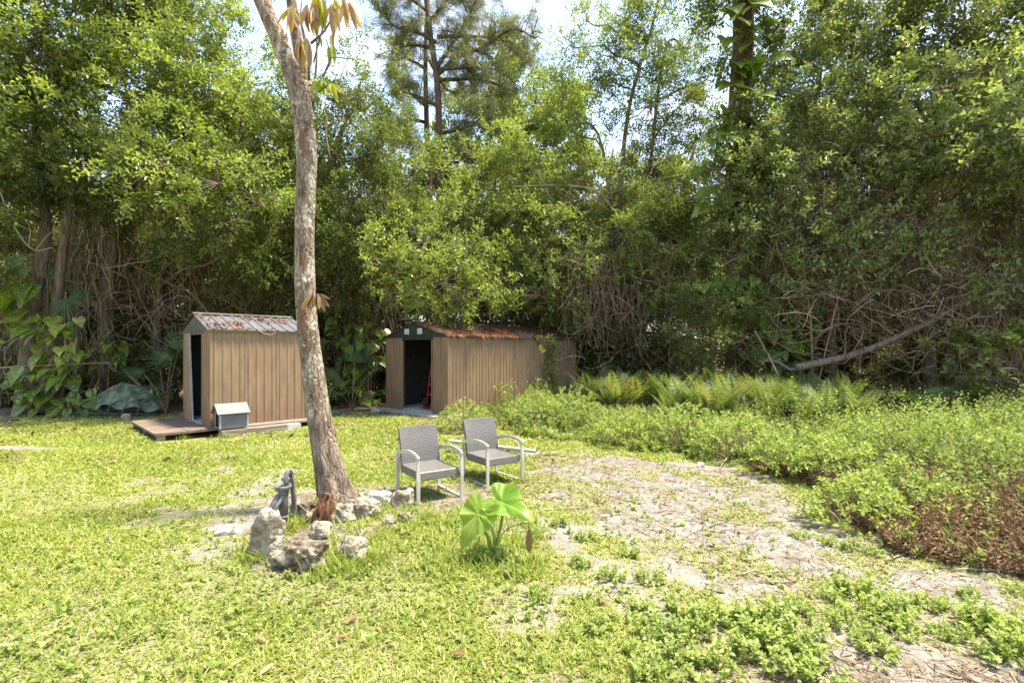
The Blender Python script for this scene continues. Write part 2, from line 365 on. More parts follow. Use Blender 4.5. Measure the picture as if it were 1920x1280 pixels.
# ------------------------------------------------------------------ ground
def g2(l): return [G(*p)[:2] for p in l]
BARE = g2([(985, 905), (1000, 850), (1130, 850), (1260, 868), (1420, 885), (1500, 912), (1570, 985), (1660, 1030), (1800, 1070), (2100, 1120), (2100, 1275), (1700, 1240), (1330, 1110), (1200, 1020), (1080, 950), (960, 930)])
BARE2 = g2([(1250, 1235), (1560, 1190), (2000, 1262), (2100, 1500), (1150, 1500)])
WORN = g2([(240, 900), (420, 870), (560, 880), (560, 990), (430, 1050), (330, 1030), (250, 960)])
BED = g2([(380, 985), (520, 930), (660, 905), (790, 905), (990, 905), (900, 960), (760, 985), (560, 1085), (470, 1070), (430, 1010)])

def softpoly(x, y, poly, amp=.35, sc=1.3, seed=5):
    return inpoly(x + (fnoise(x, y, sc, seed) - .5) * 2 * amp, y + (fnoise(x, y, sc, seed + 40) - .5) * 2 * amp, poly)

def cover(x, y):
    """lawn cover 0..1"""
    x = np.asarray(x, float); y = np.asarray(y, float)
    c = np.clip((fnoise(x, y, 1.1, 21) - .2) * 3.2, 0.6, 1); c = np.where(softpoly(x, y, WORN, .4, 2), c * np.clip((fnoise(x, y, 2.4, 24) - .25) * 2.5, .15, 1), c)
    # patchier grass to the right of the planting bed
    mid = np.clip((x + .6) / .9, 0, 1) * np.clip((6.6 - y) / 1.5, 0, 1)
    c = c * (1 - mid) + mid * np.clip((fnoise(x, y, 2.2, 33) - .38) * 4, .08, .85)
    bare = softpoly(x, y, BARE, .6, 2.0); c = np.where(bare, np.clip((fnoise(x, y, 2.3, 55) - .5 + .06 * (x < .9)) * 3.2, .04, .5), c)
    b2 = softpoly(x, y, BARE2, .5, 2.0); c = np.where(b2, np.clip((fnoise(x, y, 2.6, 56) - .5) * 4, .05, .6), c)
    bed = softpoly(x, y, BED, .15); c = np.where(bed, np.clip((fnoise(x, y, 3, 57) - .42) * 3, .05, .6), c)
    # thin lawn near the trees
    c = c * np.clip((13.2 - y + (fnoise(x, y, .7, 8) - .5) * 3) / 1.8, 0, 1)
    drive = np.clip(1.15 - np.hypot((x + 8.8) / 1.8, (y - 8.25) / .26) + (fnoise(x, y, 2, 81) - .5), 0, 1)
    c = c * (1 - np.clip(drive * 2.5, 0, 1))
    return c

def build_ground():
    fx = np.arange(-15, 17.01, .13); fy = np.arange(1.2, 24.01, .13)
    far = np.array([3, 8, 18, 40, 90, 200, 500, 1200, 2500.])
    xs = np.concatenate([fx[0] - far[::-1], fx, fx[-1] + far]); ys = np.concatenate([fy[0] - far[::-1], fy, fy[-1] + far])
    X, Y = np.meshgrid(xs, ys); Z = gz(X, Y) * np.clip((60 - np.hypot(X, Y - 8)) / 30, 0, 1)
    nx = len(xs); ny = len(ys)
    i = np.arange(ny - 1)[:, None]; j = np.arange(nx - 1)[None]
    q = np.stack([i * nx + j, i * nx + j + 1, (i + 1) * nx + j + 1, (i + 1) * nx + j], -1).reshape(-1, 4)
    mb = MB(); c = cover(X, Y).ravel()
    mb.add(np.stack([X, Y, Z], -1).reshape(-1, 3), [q], c, 0, True)
    o = mb.build('ground', M['ground']); tag(o, kind='structure')
    x = X.ravel(); y = Y.ravel()
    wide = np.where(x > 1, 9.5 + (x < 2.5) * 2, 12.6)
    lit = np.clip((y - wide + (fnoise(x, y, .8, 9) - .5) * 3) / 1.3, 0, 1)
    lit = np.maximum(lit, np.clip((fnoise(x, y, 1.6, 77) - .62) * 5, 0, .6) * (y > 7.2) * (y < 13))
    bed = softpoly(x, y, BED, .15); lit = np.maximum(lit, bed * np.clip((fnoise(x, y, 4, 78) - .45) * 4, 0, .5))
    a = o.data.attributes.new('litter', 'FLOAT', 'POINT'); a.data.foreach_set('value', lit.astype(np.float32))
build_ground()

# ------------------------------------------------------------------ leaf templates
LEAF_V = np.array([[0, 0, 0], [.24, .45, .07], [0, 1, -.04], [-.24, .45, .07]]); LEAF_F = [np.array([[0, 1, 2, 3]])]
LEAF6_V = np.array([[0, 0, 0], [.2, .24, .06], [.24, .58, .07], [0, 1, -.06], [-.24, .58, .07], [-.2, .24, .06]]); LEAF6_F = [np.array([[0, 1, 2, 3], [0, 3, 4, 5]])]
BLADE_V = np.array([[-.5, 0, 0], [.5, 0, 0], [.4, .55, .06], [-.4, .55, .06], [0, 1, .26]]); BLADE_F = [np.array([[0, 1, 2, 3]]), np.array([[3, 2, 4]])]
LONG_V = []; LONG_W = [.1, .42, .5, .36, .0]
for k, w in enumerate(LONG_W):
    t = k / 4; z = -.22 * t * t
    LONG_V += [[-w, t, z + .1 * w], [0, t, z - .05 * w], [w, t, z + .1 * w]]
LONG_V = np.array(LONG_V); LONG_F = [np.array([[3 * k + a, 3 * k + a + 1, 3 * k + a + 4, 3 * k + a + 3] for k in range(4) for a in (0, 1)])]

def heart(na=22, nr=3, notch=.35):
    th = np.linspace(-pi, pi, na, endpoint=False)        # 0 = towards the tip (+y)
    r = .5 * (1 + .0 * th) * (1 - .12 * np.cos(2 * th)) + .5 * np.exp(-(th / .35) ** 2) * .9
    r = r * (1 - notch * np.exp(-((np.abs(th) - pi) / .28) ** 2)) + .12 * np.exp(-((np.abs(th) - 2.4) / .4) ** 2)
    v = [[0, 0, 0]]
    for k in range(1, nr + 1):
        f = k / nr
        for a, rr in zip(th, r):
            x = rr * f * math.sin(a) * .85; y = rr * f * math.cos(a)
            z = .18 * abs(x) - .25 * f * f * max(y, 0) ** 2 + .03 * math.sin(a * 7) * f
            v.append([x, y, z])
    q = []; tri = [[0, 1 + j, 1 + (j + 1) % na] for j in range(na)]
    for k in range(nr - 1):
        for j in range(na):
            q.append([1 + k * na + j, 1 + (k + 1) * na + j, 1 + (k + 1) * na + (j + 1) % na, 1 + k * na + (j + 1) % na])
    return np.array(v), [np.array(tri), np.array(q)], th
HEART_V, HEART_F, _ = heart(14, 2)

def basis(d, up):
    """columns x,y,z : y along d, z close to up"""
    d = nrm(d); x = nrm(np.cross(d, up)); z = np.cross(x, d)
    return np.stack([x, d, z], -1)

def scaled(B, sx, sy=None, sz=None):
    sx = np.asarray(sx, float); sy = sx if sy is None else np.asarray(sy, float); sz = sy if sz is None else np.asarray(sz, float)
    B = B.copy(); B[..., 0] *= sx[..., None]; B[..., 1] *= sy[..., None]; B[..., 2] *= sz[..., None]
    return B

def randdir(n):
    return nrm(rng.normal(size=(n, 3)))

def leafcloud(mb, base, tdir, nleaf, tlen, leaf, tint, droop=.15, mat=0, w=1., start=.15, near=False):
    """twigs starting at base going along tdir, leaves spiralling round them"""
    N = len(base)
    if N == 0: return
    t = np.linspace(start, 1, nleaf)[None, :, None]
    tdir = nrm(tdir)
    pos = base[:, None] + tdir[:, None] * t * np.asarray(tlen).reshape(-1, 1, 1)
    pos[..., 2] -= droop * (t[..., 0] ** 2) * np.asarray(tlen).reshape(-1, 1)
    a = nrm(np.cross(tdir, randdir(N))); b = np.cross(tdir, a)
    ph = np.arange(nleaf) * 2.4 + rng.uniform(0, 6.28, N)[:, None]
    rad = a[:, None] * np.cos(ph)[..., None] + b[:, None] * np.sin(ph)[..., None]
    d = rad * .9 + tdir[:, None] * .55 + rng.normal(size=(N, nleaf, 3)) * .25
    d = d.reshape(-1, 3); up = np.array([0, 0, 1.]) + rng.normal(size=(N * nleaf, 3)) * .45
    s = leaf * rng.uniform(.65, 1.25, N * nleaf)
    B = scaled(basis(d, up), s * w, s)
    tt = np.clip(np.repeat(np.broadcast_to(tint, (N,)), nleaf) + rng.normal(0, .13, N * nleaf), 0, .95)
    mb.scatter(LEAF6_V if near else LEAF_V, LEAF6_F if near else LEAF_F, B, pos.reshape(-1, 3), tt, mat)

def curve(p, n=8):
    """Catmull-Rom through p"""
    p = np.asarray(p, float)
    if len(p) < 3: 
        t = np.linspace(0, 1, n)[:, None]; return p[0] * (1 - t) + p[-1] * t
    q = np.vstack([2 * p[0] - p[1], p, 2 * p[-1] - p[-2]]); out = []
    for i in range(1, len(q) - 2):
        t = np.linspace(0, 1, n, endpoint=False)[:, None]
        a, b, c, d = q[i - 1], q[i], q[i + 1], q[i + 2]
        out.append(.5 * (2 * b + (c - a) * t + (2 * a - 5 * b + 4 * c - d) * t ** 2 + (3 * b - a - 3 * c + d) * t ** 3))
    out.append(p[-1:]); return np.vstack(out)

def limb(mb, a, b, r0, r1, sides=5, sag=.12, seg=6, mat=0):
    a = np.asarray(a); b = np.asarray(b); L = np.linalg.norm(b - a)
    t = np.linspace(0, 1, seg)[:, None]; off = rng.normal(size=3) * sag * L * .6; off[2] = sag * L
    p = a * (1 - t) + b * t + off * (4 * t * (1 - t)) * .5
    p[1:-1] += rng.normal(size=(seg - 2, 3)) * .03 * L
    mb.tube(p, np.linspace(r0, r1, seg), sides, mat=mat, cap=False)
    return p

def tree(name, label, trunks, r0, clumps, lm, bark, leaf=.115, dens=1., tone=.5, twig=.42, nleaf=8, group=None, flat=.85, sub=14, cat='tree', rtop=.35, lw=1., bare=0):
    """trunks: list of paths in (px,py,depth); clumps: (px,py,depth,radius[,tone])"""
    paths = []
    for tp in trunks:
        pts = [P(*q) for q in tp]; pts[0][2] = float(gz(pts[0][0], pts[0][1])) - .05
        paths.append(curve(pts, 7))
    base = paths[0][0].copy(); base[2] += .05
    root = thing(name, label, cat, base, group=group)
    tm = MB()
    for k, p in enumerate(paths):
        f = np.linspace(0, 1, len(p)); rr = r0 * (1 if k == 0 else .7) * (1 - (1 - rtop) * f) * (1 + .5 * np.exp(-f * 14))
        ph = rng.uniform(0, 6.28)
        tm.tube(p, rr, 10, wob=lambda t, th: 1 + .1 * np.sin(3 * th + ph + 5 * t) + .05 * np.sin(7 * th + 9 * t))
    allp = np.vstack(paths)
    cm = MB()
    for c in clumps:
        px, py, d, r = c[:4]; r = r * 1.1; tn = c[4] if len(c) > 4 else tone
        ctr = P(px, py, d)
        dz = allp[:, 2] - ctr[2]; dist = np.linalg.norm(allp - ctr, axis=1) + np.where(dz > -.2, 3 + dz * 2, 0)
        a = allp[np.argmin(dist)]
        L = np.linalg.norm(ctr - a); lr = max(.018, min(r0 * .45, .022 * L))
        limb(tm, a, ctr, lr, .016, 5, .1)
        ns = max(6, int(sub * (.5 + .7 * r)))
        sd = randdir(ns); sd[:, 2] = sd[:, 2] * flat + .12
        sc = ctr + sd * r * rng.uniform(.3, 1.3, (ns, 1))
        for s_ in sc: limb(tm, ctr, s_, .013, .005, 3, .12, 4)
        nt = int(DENS * r * r * dens); which = rng.integers(0, ns, nt)
        sr = r * rng.uniform(.16, .48, ns)
        stone = tn + rng.normal(0, .13, ns)
        q = randdir(nt) * (rng.uniform(0, 1, (nt, 1)) ** .45) * sr[which][:, None]; q[:, 2] *= .75
        pos = sc[which] + q
        out = nrm(pos - ctr) * .6 + randdir(nt) * .55 + np.array([0, 0, .12])
        leafcloud(cm, pos, out, nleaf, twig * rng.uniform(.6, 1.2, nt), leaf, stone[which] + rng.normal(0, .06, nt), w=lw)
        if bare:
            for _ in range(int(bare * r * 6)):
                b = ctr + randdir(1)[0] * r * .6; e = b + nrm(randdir(1)[0] + np.array([0, -.3, -.1])) * r * rng.uniform(.5, 1.1)
                limb(tm, b, e, .009, .003, 3, .25, 6)
    tm.build('trunk', bark, root); cm.build('crown', lm, root)
    return root

DENS = 255
# ------------------------------------------------------------------ front row of trees
tree('pepper_tree', 'leaning dark-trunked tree with wide leafy crown at far left edge above variegated climber',
     [[(50, 760, 13), (58, 600, 13), (85, 450, 13), (78, 340, 13.1), (60, 200, 13.2)], [(85, 450, 13), (130, 380, 13), (180, 300, 13.2)]], .19,
     [(40, 60, 12.5, 1.6), (140, 20, 13, 1.7), (15, 230, 12.3, 1.2), (110, 190, 12.8, 1.2), (20, 360, 12.4, .8, .35), (110, 330, 12.6, .9), (215, 60, 13.4, 1.5), (-90, 130, 12, 2), (-110, 380, 12, 1.6, .3), (-60, 500, 12.3, 1., .2), (60, 130, 12, .9, .7)],
     M['leaf_a'], M['bark_dark'], leaf=.145, dens=.8, tone=.5, bare=1.6)
tree('pepper_tree', 'broad bright yellow-green tree with dark forked trunk behind left lawn, left of small shed',
     [[(205, 752, 15), (200, 600, 14.6), (215, 440, 14.4), (260, 320, 14), (330, 230, 13.8)], [(300, 752, 15), (295, 600, 14.8), (320, 450, 14.5), (400, 300, 14)], [(150, 752, 15), (150, 560, 15), (165, 420, 14.8), (150, 300, 14.5)]], .19,
     [(300, 90, 13.6, 1.7, .65), (240, 190, 13, 1.4, .6), (370, 150, 13.5, 1.6, .75), (435, 215, 13.4, 1.5, .72), (330, 250, 13, 1.4, .62), (210, 285, 13.4, 1.2, .45), (465, 300, 14, 1.2, .6), (390, 320, 13.8, 1.1, .5), (300, 350, 14, .9, .35),
      (420, 430, 12.8, .8, .5), (410, 345, 11.7, 1., .6), (300, 310, 11.8, 1., .6), (480, 385, 12, .8, .6), (350, 455, 12.8, .6, .42), (455, 480, 12.9, .6, .5), (500, 230, 14.3, 1.1, .7), (250, 400, 14.4, .8, .25), (180, 370, 14.2, .8, .3), (260, 20, 14.2, 1.5, .4), (350, 40, 14.2, 1.1, .55), (330, 490, 14.4, .7, .2), (180, 470, 14.6, .7, .2)],
     M['leaf_a'], M['bark_dark'], tone=.6, bare=1)
tree('oak_tree', 'rounded deep green tree directly behind the pale leaning trunk, over the small shed',
     [[(520, 752, 15.4), (525, 600, 15.2), (560, 450, 15), (610, 330, 14.8), (650, 220, 14.8)], [(640, 752, 15.4), (630, 560, 15), (650, 420, 14.8)]], .18,
     [(625, 190, 14.6, 1.1, .5), (710, 185, 15, .9, .6), (650, 270, 14.2, 1.35), (715, 290, 14.5, 1.1), (545, 300, 14.5, 1.3, .55), (560, 400, 14.3, 1.2), (660, 380, 14.2, 1.2), (490, 390, 14.3, 1.1), (520, 490, 14, 1.1), (615, 470, 13.8, 1.1, .45), (680, 460, 14.2, 1.),
      (470, 540, 13.9, .7, .25), (560, 560, 14, .8, .25), (720, 390, 14.8, 1, .45), (640, 560, 14.6, .8, .15)],
     M['leaf_b'], M['bark_dark'], leaf=.1, dens=1.2, tone=.55, bare=.8)
tree('small_tree', 'small bright tree whose low leafy sprays overhang the doorway end of the long shed',
     [[(690, 752, 15.4), (700, 620, 14.8), (730, 540, 14), (790, 480, 13.4)], [(720, 752, 15.6), (745, 600, 15), (830, 530, 14)]], .07,
     [(760, 500, 12.9, .75, .7), (820, 530, 12.8, .8, .7), (745, 550, 12.7, .45, .6), (860, 565, 13, .6, .65), (720, 480, 13.4, .7, .6), (800, 450, 13.6, .8, .6), (880, 500, 13.8, .7, .6), (850, 600, 13.2, .3, .6), (910, 565, 13.6, .45, .55), (960, 545, 14.2, .5, .5), (1010, 555, 14.8, .4, .5)],
     M['leaf_a'], M['bark_dark'], leaf=.11, tone=.6, twig=.35, bare=1.4)
tree('shrubby_tree', 'pale leafy thicket tree in middle gap below the pine, behind long shed roof',
     [[(950, 740, 17.5), (940, 560, 17.2), (920, 420, 17), (930, 330, 17)], [(1010, 740, 17.5), (1020, 560, 17), (1040, 380, 17)]], .12,
     [(900, 330, 16.5, 1.2, .6), (985, 320, 17, 1.2, .7), (1045, 300, 17.4, 1., .65), (960, 400, 16, 1.3, .6), (1060, 390, 16.4, 1.3, .5), (880, 430, 16, 1.2, .55), (1000, 480, 15.6, 1.2, .5), (1085, 490, 16, 1.2, .45), (925, 510, 15.2, 1., .5), (1050, 560, 15.6, .9, .4), (860, 420, 16.8, 1., .6), (790, 430, 17, .9, .5), (970, 600, 16.8, .9, .2), (1085, 600, 16.8, .8, .25)],
     M['leaf_e'], M['bark_mid'], leaf=.125, tone=.55, bare=1, nleaf=7)
tree('slender_tree', 'slender tree with bare stem and airy open crown against the sky right of the pine',
     [[(1155, 730, 16.8), (1158, 500, 16.7), (1165, 330, 16.6), (1182, 190, 16.6), (1225, 40, 16.6), (1245, -60, 16.6)], [(1165, 330, 16.6), (1130, 280, 16.6), (1050, 235, 16.4)], [(1182, 190, 16.6), (1240, 130, 16.7), (1290, 90, 16.9)]], .105,
     [(1205, 60, 16.5, .95, .6), (1150, 110, 16.5, .85, .65), (1115, 150, 16.4, .6, .6), (1250, 120, 16.7, .95, .5), (1285, 190, 16.9, .9, .5), (1220, 200, 16.5, .85, .5), (1265, 270, 16.8, .9, .5), (1060, 165, 16.2, .5, .6), (1055, 240, 16.3, .55, .6), (1110, 235, 16.4, .5, .6), (1150, 180, 16.4, .6, .55), (1200, 280, 16.6, .7, .45), (1240, 20, 16.7, .9, .5), (1300, 60, 17, .9, .5), (1325, 150, 17, .7, .5), (1180, 20, 16.6, .8, .55), (1310, 260, 16.8, .8, .5), (1200, 130, 16.6, .9, .55), (1075, 90, 16.4, .5, .6), (1045, 150, 16.3, .45, .6), (1030, 215, 16.4, .6, .6), (1100, 40, 16.5, .5, .6)],
     M['leaf_e'], M['bark_mid'], leaf=.105, dens=1.05, tone=.5, rtop=.25, nleaf=7, bare=.8)
tree('shrubby_tree', 'mid-green bushy tree between the slender bare-stemmed tree and the vine-clad trunk',
     [[(1265, 730, 16.5), (1255, 560, 16.2), (1250, 420, 16), (1270, 330, 16)], [(1310, 720, 16), (1320, 560, 15.8), (1335, 420, 15.6)]], .11,
     [(1225, 370, 16, 1.1, .55), (1290, 400, 15.5, 1.1, .55), (1200, 450, 15.5, 1.1, .5), (1275, 490, 15.2, 1.1, .5), (1330, 350, 15.6, .8, .6), (1335, 450, 15.2, .9, .5), (1240, 545, 15.4, .8, .5), (1190, 560, 17.2, .7, .35), (1310, 545, 14.6, .7, .5), (1160, 420, 16.2, .8, .4)],
     M['leaf_e'], M['bark_mid'], leaf=.12, tone=.45, bare=1)
tree('climber_shrub', 'small-leaved climber-draped bush at foot of the vine-clad trunk, above the ferns',
     [[(1340, 716, 13.4), (1335, 650, 13.2), (1345, 590, 13)], [(1300, 716, 13.4), (1290, 650, 13.2)]], .05,
     [(1335, 580, 12.9, .55), (1290, 620, 12.9, .5), (1345, 640, 12.8, .55), (1400, 580, 13, .45), (1300, 560, 13.2, .5, .6), (1390, 640, 12.9, .45, .3), (1280, 670, 13, .35, .4)],
     M['leaf_b'], M['vine'], leaf=.075, dens=2.2, tone=.55, twig=.3, cat='bush', bare=1)
tree('broadleaf_tree', 'tall broadleaf tree just right of the vine-clad trunk with sky showing through upper crown',
     [[(1560, 735, 14.8), (1555, 560, 14.6), (1540, 400, 14.4), (1530, 240, 14.2), (1545, 60, 14.2)], [(1600, 735, 14.8), (1620, 520, 14.6), (1640, 330, 14.4), (1620, 150, 14.3)]], .14,
     [(1500, 70, 14, 1.1, .45), (1590, 110, 14, 1.2, .45), (1460, 180, 13.8, 1., .55), (1545, 230, 13.6, 1.1, .5), (1480, 300, 13.2, 1., .55), (1640, 20, 14.5, 1.4, .35), (1440, 260, 13.6, .8, .6), (1425, 330, 13.4, .7, .6), (1460, 110, 14.2, .8, .5), (1530, 340, 13.3, .8, .45), (1560, 30, 14.6, 1.2, .35), (1420, 420, 13.6, .8, .5), (1490, 420, 13.4, .7, .5), (1440, 480, 13.3, .55, .5), (1390, 375, 13.1, .6, .6), (1368, 470, 13.1, .5, .55), (1405, 300, 13.2, .5, .6), (1350, 330, 13.4, .5, .6)],
     M['leaf_c'], M['bark_mid'], leaf=.125, dens=.9, tone=.55, bare=2)
tree('broadleaf_tree', 'large arching tree with glossy pale-green sprays hanging out over the right-hand weeds',
     [[(1745, 742, 14), (1740, 580, 13.9), (1730, 420, 13.7), (1745, 250, 13.4), (1780, 80, 13.2)], [(1830, 742, 14), (1850, 560, 13.8), (1870, 400, 13.4), (1850, 230, 13)]], .15,
     [(1700, 60, 13.6, 1.4, .35), (1810, 40, 13.2, 1.5, .4), (1900, 120, 12.6, 1.3, .45), (1690, 180, 12.8, 1., .6), (1770, 180, 12.2, .9, .65), (1840, 215, 11.8, .9, .75), (1900, 255, 11.3, .9, .7), (1650, 250, 12.8, 1., .55), (1730, 265, 12.2, .85, .65), (1800, 290, 12, .85, .65), (1870, 330, 11.6, .8, .6), (1600, 310, 13, .9, .5), (1655, 350, 12.8, .8, .5), (1730, 345, 12.5, .6, .5), (1590, 400, 13, .5, .5), (1910, 400, 11.8, .6, .5), (1690, 120, 13.4, 1., .3), (1560, 465, 12.3, .45, .65), (1640, 435, 12.2, .45, .65), (1720, 425, 12, .4, .6), (1800, 455, 11.8, .45, .6), (1865, 520, 11.5, .45, .6), (1490, 400, 12.8, .55, .6), (1590, 520, 12.3, .35, .65), (1700, 500, 12.2, .3, .6)],
     M['leaf_c'], M['bark_mid'], leaf=.145, dens=.75, tone=.62, bare=2.2)
tree('broadleaf_tree', 'dark leafy tree cut off by the right edge of the view, behind the glossy sprays',
     [[(1985, 760, 13), (1980, 560, 13), (1960, 380, 12.8), (1970, 200, 12.6)]], .16,
     [(1960, 30, 12.8, 1.5, .3), (2030, 160, 12.2, 1.5, .4), (1980, 300, 11.8, 1., .5), (2050, 330, 11.5, 1.3, .5), (2020, 470, 11.6, 1., .4), (1960, 470, 11.8, .6, .45), (2080, 560, 11.4, 1.1, .3), (1985, 590, 11.6, .6, .3), (2140, 300, 12, 1.8, .4)],
     M['leaf_c'], M['bark_dark'], leaf=.13, tone=.4, bare=1.2)
# low sprays that stick out of the brown vine curtain
tree('sapling', 'thin sapling with light green leaf sprays in front of the brown vine curtain',
     [[(1525, 728, 13.2), (1520, 600, 13), (1510, 500, 12.8), (1560, 440, 12.6)], [(1520, 600, 13), (1590, 500, 12.6), (1650, 470, 12.5)]], .03,
     [(1530, 470, 12.6, .45, .65), (1620, 475, 12.5, .4, .6), (1500, 520, 12.6, .35, .65), (1655, 500, 12.5, .3, .6), (1480, 560, 12.7, .3, .6), (1575, 435, 12.7, .4, .55)],
     M['leaf_c'], M['vine'], leaf=.12, dens=1.3, tone=.6, bare=1)
tree('sapling', 'leafy green sapling rising from the weeds under the fallen trunk at right',
     [[(1800, 790, 10.8), (1805, 720, 10.8), (1795, 640, 10.8)]], .025,
     [(1800, 650, 10.7, .28, .35), (1805, 710, 10.6, .32, .35), (1790, 745, 10.7, .25, .4), (1850, 655, 10.9, .25, .5), (1890, 640, 11, .2, .45)],
     M['leaf_b'], M['vine'], leaf=.15, dens=1.6, tone=.4, twig=.3, lw=1.2)

# pine trees ---------------------------------------------------------------
def pine(label, trunk, r0, limbs, dens=1.):
    pts = [P(*q) for q in trunk]; pts[0][2] = float(gz(*pts[0][:2])) - .05
    p = curve(pts, 7); base = p[0].copy(); base[2] += .05
    root = thing('pine_tree', label, 'tree', base)
    tm = MB(); nm = MB(); f = np.linspace(0, 1, len(p))
    tm.tube(p, r0 * (1 - .6 * f), 10, wob=lambda t, th: 1 + .07 * np.sin(4 * th + 8 * t))
    for path in limbs:
        q = curve([P(*k) for k in path], 5); L = len(q)
        tm.tube(q, np.linspace(.085, .02, L), 6)
        tips = []
        for k in range(2, L):
            for _ in range(4):
                d = nrm(nrm(q[k] - q[k - 1]) * .5 + randdir(1)[0] * .8 + np.array([0, 0, .15])); e = q[k] + d * rng.uniform(.35, 1.0)
                pp = limb(tm, q[k], e, .016, .007, 4, .15, 5)
                tips += [pp[-1], pp[3], pp[2]]
                e2 = pp[2] + nrm(d + randdir(1)[0] * .8) * rng.uniform(.25, .55); limb(tm, pp[2], e2, .008, .004, 3, .1, 4); tips.append(e2)
        tips = np.array(tips); tips = tips[rng.random(len(tips)) < .48 * dens]
        n = len(tips); K = 40
        ax = nrm(randdir(n) * .6 + np.array([0, 0, -.35]))
        d = nrm(ax[:, None] * .75 + rng.normal(size=(n, K, 3)) * .55).reshape(-1, 3)
        pos = np.repeat(tips, K, 0) + rng.normal(size=(n * K, 3)) * .05
        s = rng.uniform(.2, .34, n * K); B = scaled(basis(d, randdir(n * K)), s * .13, s)
        tn = np.repeat(np.clip(.5 + rng.normal(0, .2, n), 0, 1), K)
        nm.scatter(LEAF_V * np.array([.8, 1, .3]), LEAF_F, B, pos, tn)
    tm.build('trunk', M['bark_pine'], root); nm.build('needles', M['needle'], root)
    return root
pine('tall pine with reddish trunk and crooked bare limbs reaching above the middle of the thicket',
     [(832, 735, 19), (828, 500, 19), (825, 330, 19), (820, 160, 19), (806, 60, 19), (792, -70, 19)], .19,
     [[(822, 140, 19), (860, 105, 19), (905, 90, 18.8), (960, 55, 18.6), (1000, 70, 18.4)], [(820, 125, 19), (850, 80, 19.2), (880, 30, 19.4), (900, -20, 19.4)], [(818, 80, 19), (780, 60, 18.8), (740, 50, 18.6), (705, 15, 18.4)],
      [(820, 70, 19), (870, 68, 19.2), (940, 75, 19.3), (985, 100, 19.3)], [(815, 90, 19), (770, 85, 19.3), (735, 95, 19.5)], [(806, 40, 19), (830, 10, 19), (870, -30, 19)], [(800, 20, 19), (770, 0, 18.8), (730, -10, 18.6)], [(822, 130, 19), (870, 128, 18.6), (920, 128, 18.4)], [(824, 200, 19), (780, 180, 19.3), (750, 170, 19.5)], [(825, 250, 19), (870, 240, 19), (920, 215, 19)], [(825, 280, 19), (785, 270, 19.2), (745, 255, 19.4)], [(826, 310, 19), (880, 300, 19.2)], [(820, 150, 19), (900, 150, 19.4), (960, 170, 19.4)]])
pine('second pine behind, its dark lower limb bending left beside the reddish trunk',
     [(812, 735, 21), (806, 400, 21), (800, 230, 21), (798, 100, 21), (805, -40, 21)], .16,
     [[(800, 200, 21), (775, 180, 21), (745, 150, 21)], [(800, 130, 21), (760, 110, 21), (735, 120, 21)], [(798, 100, 21), (840, 170, 20.8), (880, 160, 20.6)], [(800, 230, 21), (770, 225, 20.8), (752, 240, 20.6)]], .8)

# tall vine-clad trunk -----------------------------------------------------
def heartleaves(mb, pos, d, size, tint, up=None):
    n = len(pos); up = np.array([0, -.45, 1.]) + rng.normal(size=(n, 3)) * .35 if up is None else up
    B = scaled(basis(d, up), size, size)
    mb.scatter(HEART_V, HEART_F, B, pos, tint, 0, True)

def pothos(label, stems, spread, n, size, tone=.5, name='pothos_plant', cat='plant'):
    """stems: list of px paths; leaves along them"""
    paths = [curve([P(*k) for k in s], 8) for s in stems]
    base = paths[0][0].copy(); root = thing(name, label, cat, base)
    sms = [MB() for _ in paths]; lm = MB(); allp = np.vstack(paths); own = np.repeat(np.arange(len(paths)), [len(p) for p in paths])
    for p, sm in zip(paths, sms): sm.tube(p, .016, 5)
    idx = rng.integers(0, len(allp), n); a = allp[idx]
    off = rng.normal(size=(n, 3)) * spread; off[:, 1] = -np.abs(off[:, 1]) * .7
    e = a + off; e[:, 2] = np.maximum(e[:, 2], .12)
    for k in range(n):
        t = np.linspace(0, 1, 4)[:, None]; pp = a[k] * (1 - t) + e[k] * t; pp[:, 2] += (4 * t * (1 - t))[:, 0] * .06
        sms[own[idx[k]]].tube(pp, .006, 3, cap=False)
    d = nrm(off * np.array([1, 1, .2]) + np.array([0, -.25, -.45]) + rng.normal(size=(n, 3)) * .15)
    heartleaves(lm, e, d, size * rng.uniform(.65, 1.2, n), np.clip(tone + rng.normal(0, .2, n), 0, 1))
    for sm in sms: sm.build('stem', M['vine'], root)
    lm.build('foliage', M['pothos'], root)
    return root

def bigtrunk():
    pts = [P(1388, 712, 14), P(1386, 560, 14), P(1382, 400, 14), P(1385, 250, 14), P(1393, 100, 14), P(1396, -90, 14)]
    pts[0][2] = -.05; p = curve(pts, 9); base = p[0].copy(); base[2] = 0
    root = thing('pine_tree', 'thick straight reddish-brown trunk clad in large-leaved climber, right of centre', 'tree', base)
    tm = MB(); f = np.linspace(0, 1, len(p))
    tm.tube(p, .34 * (1 - .25 * f) * (1 + .35 * np.exp(-f * 16)), 18, wob=lambda t, th: 1 + .05 * np.sin(5 * th + 9 * t) + .03 * np.sin(11 * th + 30 * t))
    tm.build('trunk', M['bark_pine'], root)
    cm = MB()
    for c in [(1350, 120, 13.6, .5), (1425, 180, 13.7, .55), (1360, 230, 13.6, .45), (1420, 330, 13.6, .6), (1350, 400, 13.5, .5), (1370, -60, 14, 1.0), (1440, -30, 14.2, 1.1), (1330, 10, 13.8, .7), (1440, 60, 13.8, .5)]:
        ctr = P(*c[:3]); n = int(190 * c[3] ** 2); pos = ctr + randdir(n) * rng.uniform(.2, 1.1, (n, 1)) * c[3]
        leafcloud(cm, pos, randdir(n), 8, .4, .13, .4 + rng.normal(0, .15, n))
    cm.build('crown', M['leaf_b'], root)
bigtrunk()
